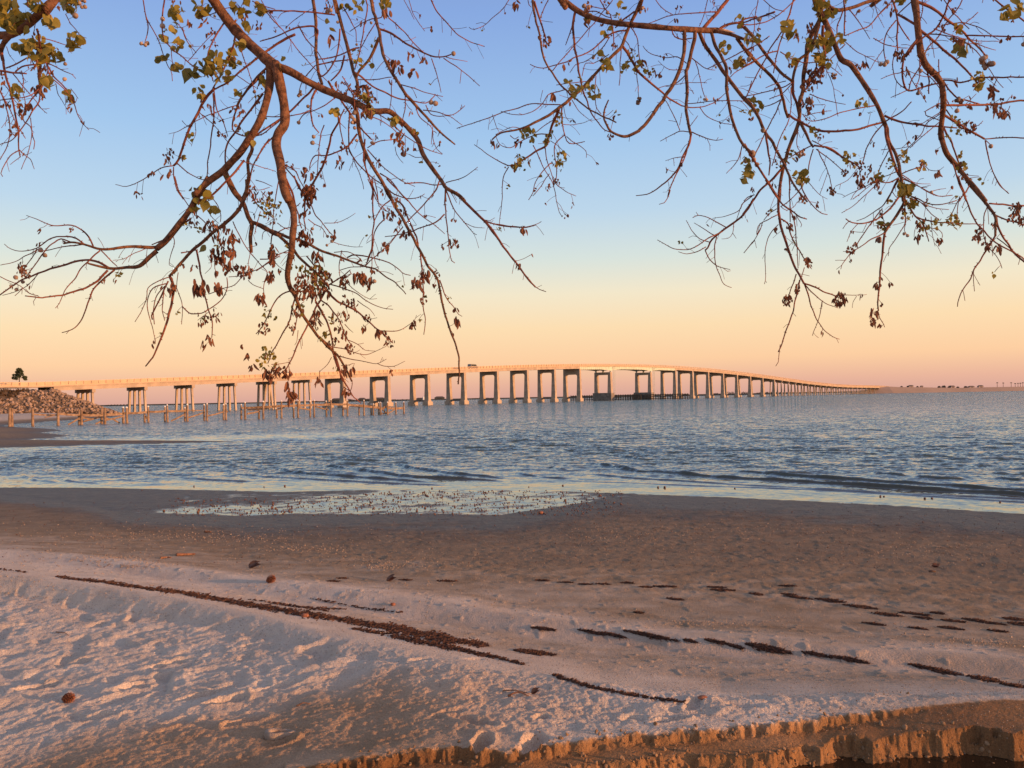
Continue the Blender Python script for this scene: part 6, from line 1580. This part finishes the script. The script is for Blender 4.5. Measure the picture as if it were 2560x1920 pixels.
for g, (px, py), (n, sc) in clusters(BER, 4):
    d0, dist, near_p = depth_at(g, (px, py)); mb = MB(); R0 = .0082 * sc; c = PD(px, py, d0); n = int(n)
    for k in range(n):
        o_ = np.zeros(3) if n == 1 else frame(0) * R0 * (1.1 + .25 * n ** .6) * [1, .7, 1]
        ball(mb, c + o_, R0 * tr_.uniform(.85, 1.1))
        if n > 1: mb.tube([c + o_ * .3 + [0, 0, .012], c + o_], [.0007, .0007], 4)
    e = PD(near_p[0], near_p[1], d0)
    if dist > 3: mb.tube([e, c], [.0010, .0008], 4)
    g['br'].append(mb)
for k, g in GR.items():
    base = PD(g['px'][0][0], g['px'][0][1], g['dep'][0]); o = empty('overhanging_branch', base, BL[k], 'branch')
    g['big'].build('limb', M_BARK, o, smooth=True); g['tw'].build('twigs', M_TWIG, o, smooth=True)
    g['gl'].build('green_leaves', M_LEAF, o, smooth=True); g['dl'].build('dried_leaves', M_DRY, o)
    for mb in g['br']: mb.build('seed_cluster', M_BERRY, o, smooth=True)
    if k == 'C':
        mb = MB(); ps = [cp(3, *q) for q in ((1915, 232), (1960, 232), (2020, 245), (2080, 258))]; mb.tube([PD(x, y, 3.86) for x, y in ps], [.0085, .0075, .005, .0008], 7); mb.build('snapped_end', M_SNAP, o)
# ------------------------------------------------------------------ things lying on the beach
br_ = np.random.default_rng(23)
slp_taper = False
def strands(name, items, m_, **tg):
    """items: list of (centre px, half length px, half thickness px, slope, count)"""
    co = []
    ref = None
    for (x, y, hl, ht, sl, n) in items:
        for _ in range(int(n * 2.1)):
            a = float(np.clip(br_.normal(0, .45), -1, 1)) if n < 400 and hl < 75 and slp_taper else br_.uniform(-1, 1); b = br_.normal(0, .42) * (1 - a * a) ** .5
            px, py = x + a * hl, y + a * hl * sl + b * ht; g = GP(px, py)
            L = br_.uniform(.016, .07) * (np.hypot(g[0], g[1]) / 7) ** .5; an = math.atan2(-.25, 1) + br_.normal(0, .6); d = np.array([math.cos(an), math.sin(an), br_.normal(0, .10)]) * L
            w_ = np.array([-math.sin(an), math.cos(an), 0]) * br_.uniform(.0008, .0026) * (1 + .12 * math.hypot(g[0], g[1]) / 7)
            up_ = np.array([0, 0, br_.uniform(.001, .009)]); m2 = g + d * .5 + up_
            co.append([g - w_, m2 - w_, m2 + w_, g + w_]); co.append([m2 - w_, g + d - w_ + [0, 0, .002], g + d + w_ + [0, 0, .002], m2 + w_])
            co.append([g + [0, 0, -.004], m2 + [0, 0, -.004], m2 + w_ * 1.5 + [0, 0, .006], g + w_ * 1.5 + [0, 0, .006]])
    co = np.array(co).reshape(-1, 3); o = mesh_np(name, co, np.arange(len(co)).reshape(-1, 4), m_); return tag(o, **tg)
def chain(pts, n, j=0):
    out = []
    for (x0, y0, h0), (x1, y1, h1) in zip(pts[:-1], pts[1:]):
        out.append(((x0 + x1) / 2, (y0 + y1) / 2, abs(x1 - x0) / 2 * 1.1, (h0 + h1) / 2, (y1 - y0) / (x1 - x0), int(n * abs(x1 - x0) / 100 * (h0 + h1) / 12)))
    return out
band = [(140,1444,3),(200,1452,4),(250,1456,5),(360,1472,5),(450,1483,7),(560,1503,8),(640,1517,8),(700,1527,8),(850,1551,9),(950,1568,12),(1050,1588,16),(1130,1603,13),(1210,1614,4)]
strands('seaweed_line', chain(band, 150), M_WEED, kind='stuff', label='long dark line of dried seaweed along the foot of the white sand bank', cat='seaweed')
band2 = [(880,1573,3),(940,1583,7),(1000,1596,8),(1080,1612,8),(1150,1626,7),(1230,1644,5),(1300,1661,2)]
b2 = chain(band2, 90) + chain([(670,1508,2),(760,1520,4),(860,1524,3)], 60) + chain([(1380,1690,3),(1430,1706,7),(1480,1720,3),(1570,1738,3),(1700,1756,2)], 70) + chain([(620,1500,2),(700,1512,3),(820,1530,3)], 50) + chain([(-10,1424,3),(30,1428,4),(60,1432,2)], 60) + chain([(780,1498,2),(900,1520,4),(1000,1532,2)], 40)
strands('seaweed_scraps', b2, M_WEED, kind='stuff', label='thin broken scraps of dried seaweed below the main dark line', cat='seaweed')
slp_taper = True
def cR2(x, y, hl, ht): return (1280 + .5787 * x, 1480 + .5787 * y, hl * .5787, ht * .5787)
def cR1(x, y, hl, ht): return (1280 + .5787 * x, 1060 + .5787 * y, hl * .5787, ht * .5787)
def cL1(x, y, hl, ht): return (.5787 * x, 1060 + .5787 * y, hl * .5787, ht * .5787)
low = [cR2(*a) for a in [(340,175,60,8),(430,187,60,6),(590,190,110,12),(760,213,30,6),(880,217,50,8),(960,238,35,5),(1100,245,95,20),(1310,272,60,9),(1450,293,80,12),(1760,325,50,7),(1850,345,80,13),(2030,380,70,15),(2160,413,60,7)]]
upr = [cR2(*a) for a in [(1050,10,30,6),(1190,12,30,5),(1230,25,60,6),(1370,38,65,11),(1500,65,75,9),(1610,98,60,9),(1730,95,70,5),(1770,113,40,6),(1830,92,30,5),(1900,127,50,5),(1990,122,50,7),(2060,135,60,6),(2160,118,50,9),(2190,140,50,10)]]
sct = [cR2(*a) for a in [(1560,140,50,5),(1745,158,40,5),(1890,158,55,6),(2090,170,40,5),(700,32,35,4),(540,90,20,4)]]
dst = [cR1(*a) for a in [(125,677,30,4),(225,685,35,2),(310,693,28,4),(388,692,28,4),(490,687,25,4),(570,705,28,3),(655,703,50,5),(880,706,40,5),(905,718,50,8),(1185,700,35,5)]]
dst = sorted([cL1(*a) for a in [(1925,679,40,5),(1745,675,25,3),(1470,667,25,3),(1435,680,25,3)]] + dst)
lft = [cR2(90,265,85,16), cR2(130,160,50,8)]
ORD = ['first', 'second', 'third', 'fourth', 'fifth', 'sixth', 'seventh', 'eighth', 'ninth', 'tenth', 'eleventh', 'twelfth', 'thirteenth', 'fourteenth', 'fifteenth', 'sixteenth']
for lst, txt, grp, slp in [(low, 'from the left in the lower broken row on the right-hand sand', 'seaweed clumps of the lower row', .20), (upr, 'from the left in the upper broken row on the right-hand sand', 'seaweed clumps of the upper row', .12),
                      (dst, 'from the left in the farthest sparse row across the sand', 'seaweed clumps of the farthest row', .03)]:
    for i, (x, y, hl, ht) in enumerate(lst):
        strands('seaweed_clump', [(x, y, hl, ht * .62, slp, int(24 + hl * ht * .42))], M_WEED, label=ORD[i] + ' dark seaweed clump ' + txt, cat='seaweed', group=grp)
for (x, y, hl, ht), lab in zip(sct + lft, ['small seaweed clump just under the upper row, leftmost of three', 'small seaweed clump just under the upper row, middle of three', 'longest seaweed clump just under the upper row', 'short seaweed clump under the right end of the upper row', 'lone thin seaweed clump below the centre of the farthest row', 'tiny lone seaweed clump between the upper and lower rows',
                                'thick seaweed clump at the right end of the dark line', 'small seaweed clump left of the lower broken row']):
    strands('seaweed_clump', [(x, y, hl, ht * .62, .12, int(20 + hl * ht * .42))], M_WEED, label=lab, cat='seaweed')
# pine cones, stones, sticks
def cone(px, py, r_, label, tilt=1.2, cat='pine cone', name='pine_cone'):
    g = GP(px, py); o = empty(name, g, label, cat); mb = MB(); core = MB()
    ax = np.array([math.sin(tilt), .2, math.cos(tilt)]); ax /= np.linalg.norm(ax); s_ = np.cross(ax, [0, 1, 0]); s_ /= np.linalg.norm(s_); t_ = np.cross(ax, s_)
    c0 = g + [0, 0, r_ * .75]
    core.tube([c0 - ax * r_ * 1.1, c0 - ax * r_ * .3, c0 + ax * r_ * .6, c0 + ax * r_ * 1.2], [r_ * .2, r_ * .55, r_ * .5, r_ * .08], 8); core.build('core', M_CONE, o)
    for k in range(64):
        h = -1 + 2.1 * k / 64; a = k * 2.39996; rr_ = r_ * math.sqrt(max(.05, 1 - (h * .85) ** 2)) ; rd = s_ * math.cos(a) + t_ * math.sin(a); tg_ = np.cross(ax, rd)
        b = c0 + ax * h * r_ * 1.0 + rd * rr_ * .35; e = b + rd * rr_ * .72 + ax * r_ * .22; wd = r_ * .24
        mb.add([b - tg_ * wd * .5, b + tg_ * wd * .5, e + tg_ * wd, e - tg_ * wd, e + ax * r_ * .10, b + ax * r_ * .12], [[0, 1, 2, 3], [3, 2, 4], [0, 5, 1], [5, 4, 2, 1], [0, 3, 4, 5]])
    mb.build('scale', M_CONE, o)
cone(676, 1456, .040, 'round brown pine cone at the lower edge of the brown flat, left of centre')
cone(169, 1755, .029, 'reddish broken pine cone lying on trampled white sand at lower left', 1.5)
def stone(px, py, r_, label, m_, sq=.7, cat='stone', name='stone'):
    g = GP(px, py); mb = MB(); ball(mb, np.zeros(3), 1.0); v = np.concatenate(mb.v); v = v * np.array([1.25, .9, sq]) * (1 + .12 * vn(v[:, :1] * 1.7 + px, v[:, 1:2] * 1.7 + v[:, 2:], 3)) * r_ + g + [0, 0, r_ * sq * .6]
    return tag(mesh_np(name, v, mb.f, m_, smooth=True), label, cat)
M_REDSTONE = mat('red_stone', (.22, .08, .045), .8, col2=(.40, .17, .10), scale=50); M_BROWN = mat('brown_stone', (.08, .045, .03), .8, col2=(.20, .11, .07), scale=40)
stone(762, 1543, .026, 'orange stone resting against the dark seaweed line', M_REDSTONE); stone(982, 1513, .020, 'small red stone above the seaweed line, left of centre', M_REDSTONE)
stone(2330, 1430, .034, 'brown stone alone on the flat at the right', M_BROWN, .5); stone(1352, 1284, .045, 'red stone at the edge of the shallow sheet of water', M_REDSTONE)
stone(1757, 1747, .022, 'orange leaf-coloured pebble on the granular white sand', M_REDSTONE, .5, 'pebble', 'pebble')
def stick(pts, r_, label, name='driftwood', cat='stick', lift=.0):
    P = [GP(x, y) + [0, 0, r_ * .8 + lift * math.sin(math.pi * i / (len(pts) - 1))] for i, (x, y) in enumerate(pts)]; C_ = catmull(np.array(P), .02); n = len(C_)
    mb = MB(); t = np.linspace(0, 1, n); mb.tube(C_, r_ * (1 - .55 * t) * (1 + .12 * np.sin(t * 23)), 7); return tag(mb.build(name, M_STICK, smooth=True), label, cat)
stick([(441,1390),(465,1389),(488,1388)], .022, 'short driftwood stick on the brown flat at left')
stick([(741,1766),(758,1763),(775,1761)], .004, 'thin dark twig on the shaded trampled sand', lift=.01)
stick([(1270,1742),(1295,1738),(1322,1742)], .006, 'reddish bent twig on the white sand near the centre', lift=.012)
stick([(1258,1728),(1290,1733),(1325,1736)], .004, 'thinner reddish twig beside the bent one near the centre', lift=.01)
stick([(403,1397),(415,1395),(428,1396)], .015, 'stubby dark stick left of the driftwood on the brown flat')
stick([(512,1331),(528,1332)], .02, 'dark stick end far out on the brown flat at left')
stick([(140,1581),(160,1585),(172,1590)], .004, 'dark thin twig lying on white trampled sand at far left', lift=.008)
def dleaf(px, py, L, label):
    g = GP(px, py); mb = MB(); st = tr_.bit_generator.state
    for k in range(3):
        leaf_fresh(mb, g + np.array([-L * .5, br_.normal(0, L * .15), L * .1 * k + .004]), np.array([1, br_.normal(0, .3), .25]), np.array([.1, -.3, 1.0]), L)
    return tag(mb.build('fallen_leaf', M_DRY), label, 'leaf')
dleaf(638, 1420, .16, 'curled dark leaf on the brown flat above the pine cone')
dleaf(2342, 1418, .10, 'dry leaf lying just beyond the brown stone at right')
dleaf(1340, 1738, .05, 'small fallen leaf beside the reddish twigs near the centre')
dleaf(980, 1452, .12, 'dark fallen leaf on the flat near the centre')
# half buried shell-like sand clod
g = GP(697, 1836); mb = MB(); n = 20
rg = [(1.0, 0), (1.06, .35), (.92, .62), (.72, .60), (.62, .42), (.58, .1)]
for k in range(n):
    a = 2 * math.pi * k / n
co = []
for r0, z0 in rg:
    for k in range(n):
        a = 2 * math.pi * k / n; w_ = 1 + .13 * math.sin(a * 3 + 1) + .06 * math.sin(a * 7); zz = z0 * (1 + .45 * math.sin(a + 3.6)); co.append([g[0] + math.cos(a) * .072 * r0 * w_, g[1] + math.sin(a) * .06 * r0 * w_, g[2] - .004 + zz * .036])
fa = [[i * n + k, i * n + (k + 1) % n, (i + 1) * n + (k + 1) % n, (i + 1) * n + k] for i in range(len(rg) - 1) for k in range(n)]
M_CLOD = mat('crusted_sand', (.36, .27, .21), .95, var=.2, scale=30, bump=1, bscale=150, bdist=.006)
tag(mesh_np('sand_clod', co, fa, M_CLOD, smooth=True), 'hollow crust of sand like a half buried shell at the lower left', 'sand clod')
# snails in the film of water
snb = MB(); ball(snb, np.zeros(3), 1.0); sv = np.concatenate(snb.v); sv = sv * (1 + .0) ; sv[:, 0] *= 1.0 + .35 * (sv[:, 2] > 0); sv[:, 2] *= 1.2
me = bpy.data.meshes.new('sea_snail'); me.from_pydata([tuple(map(float, q)) for q in sv], [], snb.f); me.materials.append(M_SNAIL); me.polygons.foreach_set('use_smooth', [True] * len(me.polygons))
SN = [(355,1226),(497,1276),(495,1281),(553,1267),(588,1274),(680,1270),(689,1272),(652,1267),(723,1279),(725,1273),(843,1271),(850,1273),(863,1274),(903,1265),(1056,1267),(1063,1271),(1042,1279),(1092,1278),(1187,1264),(1137,1268),(959,1254),(1025,1231),(1080,1222),(1270,1268),(1338,1276),(1322,1218),(1407,1215),(1645,1219),(1662,1219),(1837,1222),(2201,1242),(2210,1242),(2312,1247),(2330,1247),(2500,1256),(660,1218),(712,1216),(485,1216),(410,1278),(508,1278),(1413,1252),(1535,1258),(1500,1240)]
for _ in range(92):
    x = br_.uniform(560, 1500); y = br_.uniform(1229, 1282) - (8 if x < 700 else 0); SN.append((x, y))
for i, (x, y) in enumerate(SN):
    g = PG(x, y, max(0, H(*PG(x, y, 0)[:2]))); r_ = br_.uniform(.012, .024) * (1.2 if i < 43 else .6)
    o = bpy.data.objects.new('sea_snail', me); o.location = (g[0], g[1], g[2] + r_ * .5); o.scale = (r_, r_, r_); o.rotation_euler = br_.uniform(0, 6, 3); link(o)
    tag(o, 'small brown sea snail in the shallow sheet of water on the flat', 'snail', 'sea snails on the wet flat')
# shell fragments and crumbs
def crumbs(name, n, region, smin, smax, m_, seed, **tg):
    r_ = np.random.default_rng(seed); base = np.array([[1, 0, 0], [-1, 0, 0], [0, 1, 0], [0, -1, 0], [0, 0, .8], [0, 0, -.6]]); F8 = np.array([[0, 2, 4], [2, 1, 4], [1, 3, 4], [3, 0, 4], [2, 0, 5], [1, 2, 5], [3, 1, 5], [0, 3, 5]])
    co, fa = [], []; k = 0
    while k < n:
        x, y = region(r_)
        g = GP0(x, y)
        d = math.hypot(g[0], g[1]); s_ = r_.uniform(smin, smax) * (.55 + d * .075); Rm = np.linalg.qr(r_.normal(size=(3, 3)))[0]
        co.append(base * [1, r_.uniform(.4, .9), r_.uniform(.3, .7)] @ Rm * s_ + g + [0, 0, s_ * .3]); fa.append(F8 + 6 * k); k += 1
    return tag(mesh_np(name, np.concatenate(co), np.concatenate(fa), m_), **tg)
def GP0(px, py):
    z = .4
    for _ in range(5):
        g = PG(px, py, z); z = z * .4 + .6 * max(H(g[0], g[1]), 0)
    g = PG(px, py, z); g[2] = H(g[0], g[1]); return g
CL = [(600,1345,160,14),(400,1340,200,10),(760,1370,120,10),(250,1400,90,8),(340,1415,90,6),(1560,1340,160,30),(1900,1320,300,20),(2300,1380,200,20),(1000,1400,200,20),(2450,1610,120,12),(1800,1560,150,8),(960,1415,50,10)]
def reg1(r_):
    if r_.random() < .45:
        c = CL[r_.integers(len(CL))]; return c[0] + r_.normal(0, c[2] * .5), c[1] + r_.normal(0, c[3] * .6)
    x = r_.uniform(-60, 2620); return x, r_.uniform(1300 + x * .01, 1480 + x * .06)
crumbs('shell_fragments', 5200, reg1, .003, .0095, M_SHELL, 41, kind='stuff', label='pale shell fragments sprinkled over the brown flat', cat='shells')
def reg2(r_):
    x = r_.uniform(-60, 2620); y0 = 1440 + x * .115; return x, y0 + abs(r_.normal(0, 90))
crumbs('sand_crumbs', 5200, reg2, .0022, .006, M_CLOD, 42, kind='stuff', label='small crumbs of crusted sand scattered over the beach', cat='crumbs')
def reg3(r_): return r_.uniform(-60, 2620), r_.uniform(1255, 1420)
def reg4(r_):
    x = r_.uniform(420, 1560); y = r_.uniform(1226, 1288); return (x, y) if y > 1246 - max(0, x - 700) * .06 else reg4(r_)
crumbs('shell_bits', 1300, reg4, .006, .017, M_SNAIL, 44, kind='stuff', label='tiny dark shell bits poking through the shallow film of water', cat='shells')
crumbs('dark_fragments', 1400, reg3, .004, .010, M_SNAIL, 43, kind='stuff', label='dark bits of shell and weed on the wet brown flat', cat='debris')

# lumps of damp sand fallen from the little cliffs
M_DAMP = mat('damp_sand_lump', (.22, .13, .07), .95, col2=(.34, .21, .12), scale=12, bump=1, bscale=60, bdist=.01)
vb_ = [np.array([v.co for v in m.vertices]) for m in RM]; fb_ = [np.array([list(f.vertices) for f in m.polygons]) for m in RM]
co, fa, n = [], [], 0
for k in range(420):
    if k < 260: x = br_.uniform(1380, 2620); y = float(np.interp(x, [q[0] for q in S2], [q[1] for q in S2])) + br_.normal(34, 13); s_ = abs(br_.normal(0, .005)) + .003
    elif k < 350: x = br_.uniform(800, 2300); y = float(np.interp(x, [q[0] for q in S1], [q[1] for q in S1])) + br_.normal(24, 7); s_ = abs(br_.normal(0, .005)) + .003
    else: x = br_.uniform(900, 2300); y = float(np.interp(x, [q[0] for q in S1], [q[1] for q in S1])) - abs(br_.normal(10, 9)); s_ = abs(br_.normal(0, .005)) + .003
    g = GP0(x, y); i = k % 6; Rm = np.linalg.qr(br_.normal(size=(3, 3)))[0]
    co.append(vb_[i] @ Rm * s_ + g + [0, 0, s_ * .3]); fa.append(fb_[i] + n); n += len(vb_[i])
tag(mesh_np('fallen_sand_lumps', np.concatenate(co), np.concatenate(fa), M_DAMP), kind='stuff', label='crumbled lumps of damp sand along the little sand cliffs', cat='sand lumps')
